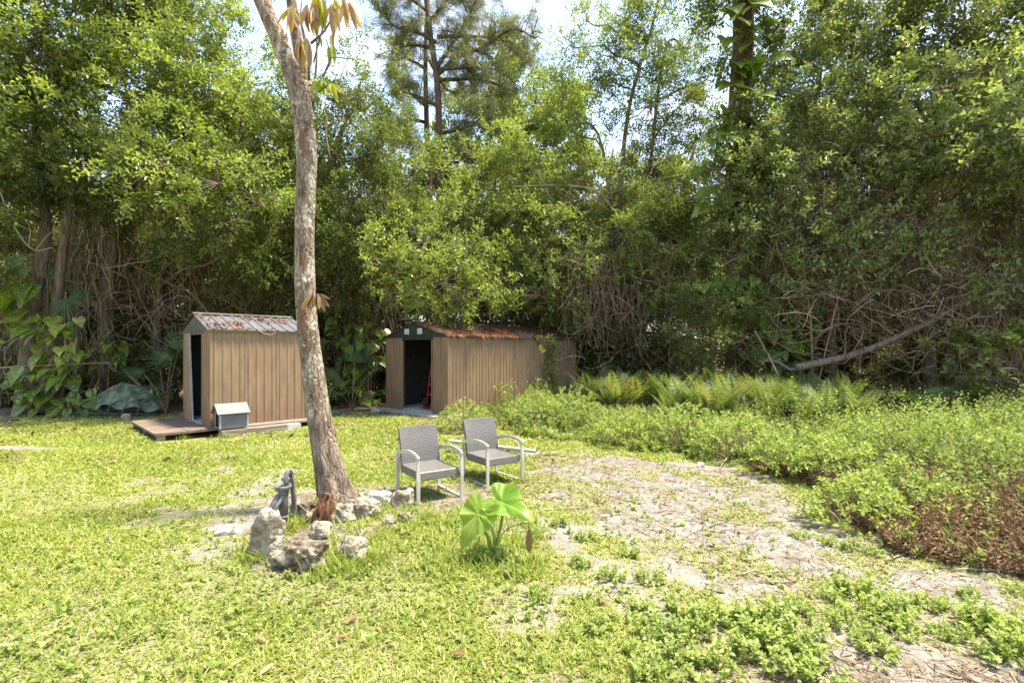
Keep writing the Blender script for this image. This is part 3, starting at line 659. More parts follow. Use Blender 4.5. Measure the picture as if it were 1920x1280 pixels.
pothos('giant climber with big split yellow-green leaves hugging upper part of the thick trunk',
       [[(1372, 330, 13.6), (1368, 200, 13.6), (1375, 60, 13.6), (1372, -40, 13.6)], [(1405, 200, 13.6), (1412, 80, 13.6), (1410, -30, 13.6)]], .34, 80, .44, .7, 'climbing_vine')
pothos('large-leaved climber bunch halfway up the thick trunk, with broad pale leaves',
       [[(1372, 420, 13.55), (1365, 330, 13.5), (1372, 260, 13.5)], [(1400, 320, 13.5), (1410, 280, 13.5)]], .28, 44, .5, .7, 'climbing_vine')
pothos('dark variegated climber mass wrapping the foot of the thick trunk above the ferns',
       [[(1380, 700, 13.4), (1375, 600, 13.4), (1385, 500, 13.4), (1390, 430, 13.5)], [(1410, 700, 13.3), (1425, 620, 13.3), (1420, 530, 13.4)], [(1450, 690, 13.3), (1465, 600, 13.3)], [(1330, 560, 13.2), (1345, 520, 13.3)]], .26, 85, .36, .3, 'climbing_vine')
pothos('variegated yellow-green climber with big leaves at the left edge, behind the lawn',
       [[(70, 770, 12.4), (75, 690, 12.3), (95, 620, 12.3)], [(110, 760, 12.4), (125, 690, 12.2), (120, 610, 12.2)], [(60, 640, 12.4), (110, 600, 12.2)]], .3, 58, .36, .55)
pothos('pair of large striped climber leaves on the leaning left trunk, at the frame edge',
       [[(30, 600, 12.7), (25, 540, 12.5), (15, 480, 12.4)]], .22, 14, .5, .6)
pothos('low variegated plant among litter under the big climber at far left',
       [[(90, 775, 12.3), (60, 740, 12.2), (30, 740, 12.2)], [(130, 772, 12.2), (140, 735, 12.2)]], .22, 26, .26, .55)
pothos('small variegated climber patch between the left climber and the small shed',
       [[(200, 740, 13.6), (205, 680, 13.5), (215, 640, 13.5)], [(190, 650, 13.6), (230, 660, 13.6)]], .25, 26, .27, .45)
pothos('dim climber leaves hanging in deep shade between the two sheds',
       [[(640, 752, 14.6), (650, 650, 14.5), (660, 560, 14.5)], [(690, 752, 14.8), (690, 640, 14.6), (680, 580, 14.6)]], .35, 70, .3, .4)
pothos('broad-leaved climber beside the far right corner of the long shed',
       [[(1112, 725, 17.2), (1118, 660, 17.1), (1125, 610, 17.1)], [(1150, 725, 16.6), (1156, 650, 16.6), (1155, 605, 16.6)]], .34, 66, .36, .45)
pothos('dim broad-leaved plant under the brown vine curtain right of the thick trunk',
       [[(1500, 700, 13.6), (1490, 620, 13.6), (1480, 560, 13.6)], [(1470, 690, 13.6), (1455, 600, 13.6)]], .35, 60, .36, .2)

# ------------------------------------------------------------------ back row, beyond the thicket
back = [
    ('tall leafy tree standing behind the left edge tree, top of the frame', 60, 27, [(40, 250, 2.6), (-60, 330, 2.6), (120, 380, 2.2), (60, 500, 2.)], 'b'),
    ('background tree filling the gap above the small shed, far behind', 260, 26, [(230, 330, 2.4), (330, 390, 2.2), (180, 440, 2.), (420, 470, 2), (300, 520, 1.7)], 'b'),
    ('background tree behind the round deep green tree', 560, 27, [(480, 330, 2.2), (590, 350, 2.2), (560, 470, 2.), (680, 450, 2), (640, 560, 1.8)], 'b'),
    ('background tree behind the two pines, hazy green', 800, 28, [(760, 330, 1.8), (860, 380, 2.), (790, 470, 2.), (890, 500, 2), (740, 560, 1.8)], 'e'),
    ('pale background tree rising behind the middle thicket beside the pine', 940, 27, [(920, 215, 1.7), (980, 230, 2.2), (1050, 250, 1.8), (900, 270, 1.8), (1010, 350, 2.), (960, 430, 2.), (1020, 540, 2)], 'e'),
    ('background tree low behind the slender airy tree', 1140, 28, [(1090, 380, 2.), (1170, 430, 2), (1130, 530, 2)], 'e'),
    ('background tree seen through gap left of the vine-clad trunk', 1290, 28, [(1245, 330, 1.3), (1300, 440, 2.), (1230, 510, 2), (1340, 530, 2)], 'e'),
    ('background tree behind the right-hand broadleaf tree and vine curtain', 1520, 25, [(1470, 330, 2.2), (1560, 260, 2.), (1500, 450, 2.), (1600, 430, 2.), (1450, 540, 1.8)], 'b'),
    ('background tree behind the glossy sprays at right', 1760, 24, [(1700, 220, 2.2), (1800, 250, 2.2), (1730, 380, 2.), (1840, 400, 2.), (1700, 520, 1.8), (1850, 540, 1.8)], 'b'),
    ('background tree at far right frame edge, mostly hidden', 1950, 22, [(1920, 250, 2.2), (2020, 330, 2.2), (1950, 420, 2), (2000, 540, 2)], 'b'),
]
for lab, bx, bd, cl, k in back:
    tree('background_tree', lab, [[(bx, 715, bd), (bx + 5, 560, bd), (bx - 5, 400, bd), (bx + 10, 280, bd)], [(bx + 45, 715, bd), (bx + 40, 520, bd)]], .2,
         [(a, b, bd + rng.uniform(-1, 1), r * 1.15, .5) for a, b, r in cl], M['leaf_' + k], M['bark_mid'], leaf=.22, dens=.62, twig=.6, nleaf=8, group='trees behind the thicket', sub=9)

mb = MB()
nn = 30000; th = rng.uniform(-1.15, 1.15, nn); dd = rng.uniform(31, 40, nn); xx = np.sin(th) * dd * 1.15; yy = np.cos(th) * dd
top = 7.5 + 3.5 * (fnoise(xx, yy * 0, .12, 301) - .3) + 2.5 * (fnoise(xx, yy * 0, .5, 302) - .5); zz = rng.random(nn) ** .8 * top
kk = fnoise(xx * .7 + zz * .3, zz - yy * .2, .55, 303) > .36; xx = xx[kk]; yy = yy[kk]; zz = zz[kk]
leafcloud(mb, np.stack([xx, yy, zz], -1), randdir(len(xx)), 6, .8, .36, .4 + (fnoise(xx, zz, .4, 304) - .5) + rng.normal(0, .08, len(xx)))
tag(mb.build('far_wood', M['leaf_b']), 'far-off wood beyond the thicket, seen as a pale green mass through its gaps', 'wood', kind='stuff')
# slim dark stems standing in the thicket
stems = [(150, 15.5, 'a'), (235, 16, 'a'), (330, 16.4, 'b'), (270, 17, 'c'), (420, 16.5, 'b'), (560, 17, 'a'), (1010, 18.5, 'a'), (1215, 20, 'c'), (1250, 21, 'c'), (1470, 16, 'a'), (1660, 15.4, 'b'), (1700, 16, 'a'), (1860, 15, 'b'), (95, 15, 'b')]
STL = ['slim dark stem in the thicket left of the small shed, leftmost but one', 'slim dark stem standing behind green canvas heap', 'dark stem right behind the left end of the small shed', 'thin dark stem left of and behind the small shed', 'dark stem rising behind the middle of small shed roof', 'dark stem behind the pale leaning trunk', 'thin stem behind middle of the long shed roof',
       'leafy far trunk seen in the sky gap, the left of two', 'leafy far trunk seen in the sky gap, the right of two', 'slim stem just right of the vine-clad trunk', 'thin stem behind the brown vine curtain, left of the fallen trunk', 'stem above the middle of the fallen trunk', 'stem near the right frame edge behind the fallen trunk', 'slim stem beside the leaning trunk at far left']
for (px, d, k), lb in zip(stems, STL):
    top = rng.uniform(280, 380) if k != 'c' else 290
    b = P(px, 700, d); b[2] = -.05
    p = curve([b, P(px + rng.uniform(-15, 15), 560, d), P(px + rng.uniform(-25, 25), 430, d), P(px + rng.uniform(-40, 40), top, d)], 6)
    root = thing('slim_tree', lb, 'tree', p[0] + np.array([0, 0, .05]))
    mb = MB(); mb.tube(p, np.linspace(.09, .04, len(p)), 7, wob=lambda t, th: 1 + .1 * np.sin(3 * th + 9 * t))
    for _ in range(7):
        a = p[rng.integers(4, len(p))]; limb(mb, a, a + nrm(randdir(1)[0] + np.array([0, -.2, .5])) * rng.uniform(.6, 1.5), .02, .006, 4, .15, 6)
    mb.build('trunk', M['bark_dark'], root)
    cm = MB(); n = 46; i = rng.integers(len(p) // 2, len(p), n)
    leafcloud(cm, p[i] + rng.normal(size=(n, 3)) * .3, randdir(n), 7, .4, .13, .4 + rng.normal(0, .15, n)); cm.build('crown', M['leaf_d'], root)

# understory shrubs --------------------------------------------------------
shr = [(20, 690, 15, 1.2), (130, 700, 15.6, 1.1), (150, 590, 16, 1.), (240, 620, 16, 1.2), (270, 700, 15.2, .9), (330, 640, 15.4, 1.), (440, 600, 15.6, 1.2), (560, 650, 15.8, 1.1), (600, 700, 15.6, 1.), (690, 690, 16.4, 1.1), (640, 620, 16.6, 1.2), (760, 610, 17.2, 1.2), (900, 620, 18, 1.4), (1030, 630, 18, 1.3), (1120, 640, 17.4, 1.2), (1200, 640, 16.6, 1.2), (1250, 690, 15.8, .9), (1480, 640, 15.6, 1.2), (1580, 660, 15.4, 1.), (1690, 640, 15.4, 1.2), (1790, 670, 15, 1.), (1890, 650, 14.6, 1.2), (1990, 660, 14, 1.2)]
SHL = ['under the leaning trunk at the left edge', 'behind the left climber', 'behind the hanging fan palm leaf', 'behind the green canvas heap', 'left of the small shed', 'touching the left side of the small shed', 'behind the small shed roof', 'right behind the small shed', 'between small shed and long shed, low', 'beside the left wall of the long shed', 'in the dark gap between the sheds', 'behind the long shed doorway', 'behind the long shed roof, left part', 'behind the long shed roof, right part', 'behind the far corner of the long shed', 'in the dark hollow left of the ferns', 'behind the ferns left of the vine-clad trunk', 'right of the vine-clad trunk foot', 'behind the root end of the fallen trunk', 'behind the middle of the fallen trunk', 'behind the green sapling at right', 'by the right frame edge under the fallen trunk', 'beyond the right frame edge']
for (px, py, d, r), lb in zip(shr, SHL):
    g = P(px, 700, d); yb = HY + CAMZ * F / d
    tree('understory_shrub', 'shaded dark green shrub ' + lb, [[(px, yb, d), (px + 10, (py + yb) / 2, d), (px, py, d)], [(px + 15, yb, d), (px + 40, py, d)]], .035,
         [(px, py, d, r, .45), (px + 30, py + 30, d - .3, r * .7, .4), (px - 40, py + 25, d, r * .6, .4), (px + 45, py - 80, d + .5, r * .9, .45), (px - 45, py - 130, d + .8, r * .9, .5), (px + 20, py - 210, d + 1.2, r, .55)], M['leaf_d'], M['bark_dark'], leaf=.14, dens=1.05, twig=.45, group='shrubs under the trees', cat='shrub', bare=1.2, sub=9)

# ------------------------------------------------------------------ vine curtains and tangles
def tangle(name, label, boxes, mats, cat='vines'):
    """boxes: (px0,py0,px1,py1,depth,n,len,kind) hanging or arching strands"""
    mb = MB()
    for (x0, y0, x1, y1, d, n, L, kind, r) in boxes:
        r *= 1.35
        for _ in range(int(n * 2.1)):
            dd = d + rng.normal() * .35
            a = P(rng.uniform(x0, x1), rng.uniform(y0, y1), dd); ln = L * rng.uniform(.5, 1.4); m = 9
            t = np.linspace(0, 1, m)[:, None]
            if kind == 'hang':
                p = a + t * np.array([rng.normal() * .18, rng.normal() * .15, -1]) * ln
                p[:, :2] += np.cumsum(rng.normal(size=(m, 2)) * .025 * ln, 0)
            elif kind == 'arch':
                dr = nrm(np.array([rng.normal(), rng.normal() * .35, rng.normal() * .45])); p = a + t * dr * ln
                p[:, 2] += (4 * t * (1 - t))[:, 0] * ln * rng.uniform(-.35, .35); p += np.cumsum(rng.normal(size=(m, 3)) * .02 * ln, 0)
            else:
                dr = nrm(np.array([rng.normal(), rng.normal() * .3, rng.normal() * .8])); p = a + t * dr * ln + rng.normal(size=(m, 3)) * .01
            p[:, 2] = np.maximum(p[:, 2], .0)
            mb.tube(p, np.linspace(r, r * .5, m) * rng.uniform(.6, 1.5), 3, cap=False, mat=int(rng.random() < .22))
    o = mb.build(name, mats); tag(o, label, cat, kind='stuff'); return o
VM = [M['vine'], M['vine_pale']]
tangle('hanging_vines', 'dense brown curtain of dead hanging vines and twigs at the right, above the fallen trunk',
       [(1450, 310, 1960, 470, 13.6, 640, 2.1, 'hang', .0055), (1440, 340, 1960, 640, 13.3, 190, 1.5, 'arch', .006), (1480, 380, 1960, 560, 13., 110, 1.6, 'line', .006), (1780, 480, 1960, 700, 12.4, 200, 1.2, 'hang', .006), (1600, 220, 1900, 330, 13.8, 160, 1.3, 'hang', .006), (1420, 500, 1760, 680, 12.7, 46, 1.3, 'arch', .009), (1700, 500, 1950, 720, 11.8, 50, 1.3, 'arch', .008)], VM)
tangle('hanging_vines', 'brown twiggy vine tangle hanging in the shade above and left of the small shed',
       [(130, 330, 560, 470, 15, 330, 1.7, 'hang', .007), (150, 380, 560, 620, 14.8, 220, 1.3, 'arch', .006), (0, 420, 200, 700, 13.6, 80, 1.4, 'hang', .006), (60, 450, 420, 640, 14.2, 60, 1.4, 'line', .008)], VM)
tangle('hanging_vines', 'pale dry vines dangling in the hollow behind the ferns and long shed roof',
       [(1060, 440, 1330, 560, 15.2, 170, 1.7, 'hang', .006), (1060, 470, 1330, 700, 15, 90, 1.2, 'arch', .006), (880, 530, 1060, 580, 15.4, 22, 1.0, 'arch', .006), (650, 480, 850, 640, 15.6, 90, 1.3, 'hang', .006), (1000, 300, 1330, 480, 16, 60, 1.2, 'arch', .007)], VM)

def branch(name, label, path, r0, r1, m, cat='branch', side=8, twigs=0, sides=7):
    p = curve([P(*q) if len(q) == 3 else np.array(q[:3]) for q in path], side)
    mb = MB(); mb.tube(p, np.linspace(r0, r1, len(p)), sides, wob=lambda t, th: 1 + .08 * np.sin(3 * th + 14 * t))
    for _ in range(twigs):
        a = p[rng.integers(len(p) // 4, len(p))]; limb(mb, a, a + nrm(randdir(1)[0] + np.array([0, -.2, .1])) * rng.uniform(.3, .9), .012, .004, 3, .2, 5)
    o = mb.build(name, m, origin=tuple(p[0])); return tag(o, label, cat)
branch('fallen_tree', 'long grey-brown fallen trunk leaning up to the right across the vine curtain', [(1490, 690, 12.6), (1600, 665, 12.5), (1720, 615, 12.4), (1830, 560, 12.2), (1990, 505, 12)], .1, .05, M['bark_mid'], 'fallen tree', twigs=16)
branch('fallen_branch', 'short crooked branch joining the root end of the fallen trunk', [(1420, 677, 12.7), (1455, 678, 12.7), (1480, 692, 12.6), (1495, 690, 12.6)], .03, .045, M['bark_mid'])
branch('dead_branch', 'pale bare stick leaning in front of the vine-clad trunk foot', [(1415, 620, 12.8), (1440, 665, 12.7), (1460, 705, 12.6)], .022, .03, M['vine_pale'])
branch('dead_branch', 'thick dark arching bough high in the vine curtain near right edge', [(1620, 430, 13.6), (1720, 405, 13.5), (1800, 392, 13.4), (1950, 398, 13.3)], .05, .07, M['bark_mid'], twigs=14)
branch('dead_branch', 'straight pale dead limb slanting up through the vine curtain toward upper right', [(1640, 500, 12.9), (1730, 430, 12.9), (1850, 355, 12.9)], .028, .014, M['vine_pale'], twigs=4)
branch('dead_branch', 'white curved dead twig hanging at the far left edge', [(0, 360, 11.8), (30, 430, 11.8), (62, 468, 11.8), (95, 465, 11.8)], .012, .006, M['vine_pale'], twigs=3)
branch('dead_branch', 'long level dry stick lying across plants behind left lawn', [(-10, 690, 12.2), (80, 685, 12.1), (150, 682, 12.1), (205, 680, 12.2)], .022, .012, M['vine'], twigs=2)
branch('dead_branch', 'arched grey bough crossing the thicket left of the slender tree stem', [(960, 350, 15.8), (1060, 348, 15.8), (1120, 360, 15.9), (1155, 400, 16.2)], .02, .04, M['vine_pale'], twigs=6)
branch('dead_branch', 'greyish bough curving down to the far right corner of the long shed', [(1010, 545, 15.6), (1080, 555, 16), (1130, 580, 16.4), (1150, 612, 16.6)], .02, .035, M['bark_mid'], twigs=6)
branch('dead_branch', 'brown leaning limb behind green canvas heap', [(190, 640, 13.9), (230, 690, 13.8), (265, 725, 13.7)], .03, .05, M['bark_mid'], twigs=3)

# ------------------------------------------------------------------ sheds
def sheet(mb, o, U, V, N, lu, lv, pitch=.12, depth=.012, rib=.35, thick=.01, mat=0, seams=None):
    """ribbed sheet metal, closed solid. o corner, U along, V extrude, N outward"""
    o, U, V, N = [np.asarray(k, float) for k in (o, U, V, N)]
    s = [0.]; h = [0.]
    n = max(1, int(round(lu / pitch))); pt = lu / n
    for k in range(n):
        b = k * pt; w = pt * rib
        s += [b + pt * .5 - w * .5, b + pt * .5 - w * .28, b + pt * .5 + w * .28, b + pt * .5 + w * .5]; h += [0, depth, depth, 0]
    s.append(lu); h.append(0); s = np.array(s); h = np.array(h); m = len(s)
    f0 = o + U * s[:, None] + N * h[:, None]; b0 = o + U * s[:, None] - N * thick
    v = np.vstack([f0, f0 + V * lv, b0, b0 + V * lv])
    q = []
    for i in range(m - 1):
        q += [[i, i + 1, m + i + 1, m + i], [2 * m + i + 1, 2 * m + i, 3 * m + i, 3 * m + i + 1], [m + i, m + i + 1, 3 * m + i + 1, 3 * m + i], [i + 1, i, 2 * m + i, 2 * m + i + 1]]
    q += [[0, m, 3 * m, 2 * m], [2 * m - 1, m - 1, 3 * m - 1, 4 * m - 1]]
    q = np.array(q); inner = np.zeros(len(q), bool); inner[1:4 * (m - 1):4] = True
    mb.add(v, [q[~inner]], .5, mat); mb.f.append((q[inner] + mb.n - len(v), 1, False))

def shed(label, c, rot, L, W, H, ridge, zb, pitch, depth, roof, door, gable, over=.07, rib=.35, rpitch=.2):
    """local x along the long side (away from the door), local y along the door end; origin the near corner"""
    root = thing('metal_shed', label, 'shed', (c[0], c[1], zb), rot, world_parts=False)
    X, Y, Z = np.eye(3); a, b = door; sw = M['shed_wall']; Hw = H - zb; Rz = ridge - zb
    def part(nm, fn, m):
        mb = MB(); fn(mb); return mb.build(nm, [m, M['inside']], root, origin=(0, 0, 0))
    def near_wall(k):
        sheet(k, (0, 0, 0), X, Z, -Y, L, Hw, pitch, depth, rib)
        n_ = max(2, int(round(L / .6)))
        for i in range(1, n_):
            xx = round(i * L / n_ / pitch) * pitch; k.box((xx - .003, -.0035, .01), (xx + .003, .0, Hw - .06), mat=1)
        for i in range(int(L / (pitch * 2))):
            for zz in (.12, Hw * .5 + .01 * (i % 3), Hw - .12): k.box((i * pitch * 2 + pitch * .02, -.006, zz - .006), (i * pitch * 2 + pitch * .02 + .012, -.0, zz + .006), mat=2)
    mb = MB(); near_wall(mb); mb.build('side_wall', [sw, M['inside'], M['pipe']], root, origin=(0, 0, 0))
    part('side_wall', lambda k: sheet(k, (L, W, 0), -X, Z, Y, L, Hw, pitch, depth, rib), sw)
    part('end_wall', lambda k: sheet(k, (L, 0.012, 0), Y, Z, X, W - .024, Hw, pitch, depth, rib), sw)
    part('front_panel', lambda k: sheet(k, (0, a, 0), -Y, Z, -X, a - .012, Hw, pitch * .7, depth * 1.6, .5), sw)
    part('front_panel', lambda k: sheet(k, (0, W - .012, 0), -Y, Z, -X, W - .012 - b, Hw, pitch * .7, depth * 1.6, .5), sw)
    def gab(k, x):
        s = 1 if x > 0 else -1
        v = [[x, -.02, Hw - .03], [x, W + .02, Hw - .03], [x, W + .02, Hw + .02], [x, W / 2, Rz - .015], [x, -.02, Hw + .02]]
        v2 = [[p[0] + s * .02, p[1], p[2]] for p in v]
        k.add(v + v2, [[[0, 1, 2, 3, 4]], [[9, 8, 7, 6, 5]], [[i, (i + 1) % 5, (i + 1) % 5 + 5, i + 5] for i in range(5)]])
    part('gable', lambda k: gab(k, -.012), gable); part('gable', lambda k: gab(k, L + .014), gable)
    def slope(k, side):
        y0 = W / 2; e = np.array([0, -1 if side < 0 else 1, 0.]); dz = (Hw - Rz) / (W / 2)
        V = nrm(np.array([0, e[1], dz])); ln = math.hypot(W / 2, Rz - Hw) + over
        N = np.array([0, -V[2] * e[1], abs(V[1])])
        sheet(k, (-over, y0, Rz + .01), X, V, N, L + 2 * over, ln, rpitch, .022, .3, .006)
    rt = part('roof', lambda k: (slope(k, -1), slope(k, 1)), roof)
    def cap(k):
        for s in (-1, 1):
            dz = (Hw - Rz) / (W / 2) * .1
            k.add([[-over - .01, W / 2, Rz + .045], [L + over + .01, W / 2, Rz + .045], [L + over + .01, W / 2 + s * .1, Rz + .04 + dz], [-over - .01, W / 2 + s * .1, Rz + .04 + dz]], [[[0, 1, 2, 3]]])
    mb = MB(); cap(mb); mb.build('ridge_cap', M['dark_trim'], rt, origin=(0, 0, 0))
    for (x, y) in ((0, 0), (0, W), (L, 0), (L, W)):
        part('corner_trim', lambda k: k.box((x - .016, y - .016, .0), (x + .03 if x == 0 else x + .016, y + .03 if y == 0 else y + .016, Hw + .0)), sw)
    for ya, yb in ((-.045, -.022), (W + .022, W + .045)):
        part('eave_trim', lambda k: k.box((-over - .005, ya, Hw - .05), (L + over + .005, yb, Hw - .012)), M['dark_trim'] if gable is M['dark_green'] else sw)
    part('floor', lambda k: k.box((.02, .02, -.0), (L - .02, W - .02, .03)), M['concrete'])
    part('door_header', lambda k: k.box((-.02, a, Hw - .09), (.02, b, Hw - .031)), gable)
    return root, part, Hw, Rz

# small shed on its timber platform
S1 = np.array([-5.69, 9.67]); R1 = R(45); ZB1 = .14
sh, part, Hw, Rz = shed('small brown metal shed with half-open leaning door, standing on timber platform at left', S1, R1, 1.82, 1.96, 1.99, 2.31, ZB1, .15, .013, M['roof_a'], (.5, 1.5), M['dark_trim'], rib=.42, rpitch=.19)
# leaning sliding door, off its rail at the foot
mb = MB(); sheet(mb, (-.03, 1.5, .0), (0, -1, 0), (0, -.0, 1), (-1, 0, 0), .42, Hw - .06, .1, .016, .5)
v = mb.v[0]; v[:, 1] += -(1 - v[:, 2] / Hw) * .3 + .26; v[:, 0] -= (1 - v[:, 2] / Hw) * .05
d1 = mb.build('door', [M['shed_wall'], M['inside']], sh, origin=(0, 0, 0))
mb = MB(); p0 = np.array([-.055, 1.5 - .42 + .26 - .3, 0]); p1 = np.array([-.005 - .02, 1.5 - .42 + .26, Hw - .06])
mb.tube([p0, p1 + np.array([-.02, 0, 0])], .02, rect=(.03, .03)); mb.build('door_edge', M['pipe'], d1, origin=(0, 0, 0))
part('threshold', lambda k: k.box((-.045, .5, .001), (.0, 1.5, .03)), M['pipe'])
part('door_jamb', lambda k: k.box((-.028, .5, .03), (.03, .53, Hw - .09)), M['shed_wall'])

# long shed
S2 = np.array([-1.505, 12.04]); a2 = math.atan2(3.84, 3.475); ZB2 = .05
sh2, part2, Hw2, Rz2 = shed('long brown corrugated metal shed with rusty needle-strewn roof and dark open doorway', S2, a2, 5.18, 2.49, 1.93, 2.27, ZB2, .11, .014, M['roof_b'], (.55, 1.78), M['dark_green'], rib=.45, rpitch=.2)
for y in (1.02, 1.55):
    mb = MB(); mb.box((-.05, y - .085, Hw2 + .055), (-.034, y + .085, Hw2 + .19)); vt = mb.build('vent', M['white_plastic'], sh2, origin=(0, 0, 0))
    mb = MB()
    for k in range(4):
        for yy in (y - .07, y + .008): mb.box((-.0525, yy, Hw2 + .07 + k * .028), (-.0502, yy + .06, Hw2 + .082 + k * .028))
    mb.build('vent_slot', M['slot'], vt, origin=(0, 0, 0))
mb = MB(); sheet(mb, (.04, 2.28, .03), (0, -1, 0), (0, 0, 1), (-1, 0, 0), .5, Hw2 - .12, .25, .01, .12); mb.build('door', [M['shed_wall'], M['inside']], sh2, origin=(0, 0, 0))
part2('door_jamb', lambda k: k.box((-.03, .55, .03), (.03, .58, Hw2 - .09)), M['shed_wall'])
mb = MB(); mb.box((-.35, -.12, -.1), (5.3, 2.6, -.002))
slab = mb.build('concrete_slab', M['concrete'], origin=(0, 0, 0)); slab.location = (S2[0], S2[1], ZB2); slab.rotation_euler = (0, 0, a2)
tag(slab, 'pale concrete slab under the long brown shed, showing at its doorway', 'slab')

def local(c, rot, z, p):
    p = np.asarray(p, float); cs, sn = math.cos(rot), math.sin(rot)
    return np.stack([c[0] + p[..., 0] * cs - p[..., 1] * sn, c[1] + p[..., 0] * sn + p[..., 1] * cs, z + p[..., 2]], -1)

# litter on the roofs
def roof_litter(label, c, rot, zb, L, W, Hw, Rz, n, needle, thr, seed):
    mb = MB(); x = rng.uniform(-.05, L + .05, n); t = rng.uniform(0.02, 1.03, n)
    keep = fnoise(x, t * 1.2, 2.2, seed) + t * .14 > thr; x = x[keep]; t = t[keep]; n = len(x)
    y = W / 2 * (1 - t); z = Rz - (Rz - Hw) * t + .028
    pos = local(c, rot, zb, np.stack([x, y, z], -1))
    sl = np.array([math.sin(rot), -math.cos(rot), -(Rz - Hw) / (W / 2)])
    d = nrm(np.where(rng.random((n, 1)) < needle, sl + rng.normal(size=(n, 3)) * .25, rng.normal(size=(n, 3)) * np.array([1, 1, .15])))
    s = np.where(rng.random(n) < needle, rng.uniform(.14, .26, n), rng.uniform(.05, .1, n)); w = np.where(s > .12, s * .13, s)
    mb.scatter(LEAF_V * np.array([1, 1, .6]), LEAF_F, scaled(basis(d, np.array([0, 0, 1.]) + rng.normal(size=(n, 3)) * .25), w, s), pos, np.clip(rng.normal(.5, .25, n), 0, 1))
    tag(mb.build('leaf_litter', M['rust_litter']), label, 'litter', kind='stuff')
roof_litter('orange-brown dead leaves scattered on the small shed roof', S1, R1, ZB1, 1.82, 1.96, Hw, Rz, 900, .15, .56, 91)
roof_litter('rusty pine needles matted over the long shed roof', S2, a2, ZB2, 5.18, 2.49, Hw2, Rz2, 6500, .85, .45, 92)
branch('dead_branch', 'thin dry twig drooping over the eave of the small shed', [(470, 606, 9.95), (490, 622, 9.85), (505, 627, 9.85), (518, 624, 9.9)], .008, .004, M['vine_pale'])

# timber platform
def platform():
    root = thing('timber_platform', 'low weathered timber platform carrying the small brown shed', 'platform', (S1[0], S1[1], 0), R1, world_parts=False)
    mb = MB(); mb.box((-.92, -.23, ZB1 - .045), (-.43, 2.1, ZB1 - .005)); mb.build('deck_board', M['ply'], root, origin=(0, 0, 0))
    mb = MB(); mb.box((-.42, -.23, ZB1 - .045), (.25, 2.1, ZB1 - .003)); mb.build('deck_board', M['ply'], root, origin=(0, 0, 0))
    mb = MB(); mb.box((.26, -.3, ZB1 - .045), (1.95, 2.1, ZB1 - .004)); mb.build('deck_board', M['wood_grey'], root, origin=(0, 0, 0))
    mb = MB(); mb.box((.05, -.52, -.03), (1.22, -.31, ZB1 - .03)); mb.build('edge_beam', M['wood_grey'], root, origin=(0, 0, 0))
    mb = MB(); mb.box((1.23, -.5, -.03), (1.5, -.31, ZB1 - .036)); mb.build('edge_beam', M['concrete'], root, origin=(0, 0, 0))
    for (x, y) in ((-.88, -.2), (-.88, .9), (-.88, 1.95), (1.8, -.1), (1.8, 1.9), (.4, 1.9)):
        mb = MB(); mb.box((x, y, -.06), (x + .12, y + .12, ZB1 - .046)); mb.build('block', M['wood_grey'], root, origin=(0, 0, 0))
platform()

# grey kennel
def kennel():
    root = thing('dog_house', 'small grey plastic dog house with pitched roof and arched doorway, against the small shed wall', 'dog house', (-5.41, 9.40, ZB1 + .0), R(45), world_parts=False)
    root.location = (-5.37, 9.37, ZB1 - .003)
    L, W, H, Rg = .5, .33, .3, .44
    mb = MB()
    mb.box((.02, 0, 0), (L, .014, H)); mb.box((.02, W - .014, 0), (L, W, H))                    # long walls
    mb.add([[L, .0145, 0], [L, W - .0145, 0], [L, W - .0145, H], [L, W / 2, Rg - .01], [L, .0145, H]], [[[0, 1, 2, 3, 4]]])
    # door end with an arched opening
    ar = [(W * .25, .03)] + [(W / 2 - W * .25 * math.cos(k / 8 * pi), .2 + .08 * math.sin(k / 8 * pi)) for k in range(9)] + [(W * .75, .03)]
    outl = [(0, 0), (0, H), (W / 2, Rg - .005), (W, H), (W, 0)]
    pv = [(0.02, y, z) for y, z in outl] + [(0.02, y, z) for y, z in ar]
    k0 = 5; A = [k0 + i for i in range(len(ar))]
    fs = [[0, 1, A[1], A[0]], [1, A[3], A[2], A[1]], [1, 2, A[5], A[4], A[3]], [2, 3, A[7], A[6], A[5]], [3, A[9], A[8], A[7]], [3, 4, A[10], A[9]], [0, A[0], A[10], 4]]
    mb.add(pv, [[f] for f in fs]); mb.add([(x + .013, y, z) for x, y, z in pv], [[f[::-1]] for f in fs])
    mb.build('body', M['kennel'], root, origin=(0, 0, 0))
    mb = MB()
    for s in (-1, 1):
        e = W / 2 + s * (W / 2 + .05); ez = H - .035; n = np.array([0, s * .14, .16])
        t = nrm(n) * .018
        a = np.array([[-.03, W / 2, Rg], [L + .03, W / 2, Rg], [L + .03, e, ez], [-.03, e, ez]])
        mb.add(np.vstack([a, a + t]), [[[0, 1, 2, 3], [7, 6, 5, 4], [0, 4, 5, 1], [1, 5, 6, 2], [2, 6, 7, 3], [3, 7, 4, 0]]])
    mb.build('roof', M['kennel_roof'], root, origin=(0, 0, 0))
    for x in (.012, L - .02):
        mb = MB(); mb.box((x, -.012, 0), (x + .03, .0, H - .01)); mb.build('corner_post', M['pipe'], root, origin=(0, 0, 0))
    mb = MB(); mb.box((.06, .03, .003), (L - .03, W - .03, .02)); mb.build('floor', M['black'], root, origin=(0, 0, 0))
kennel()

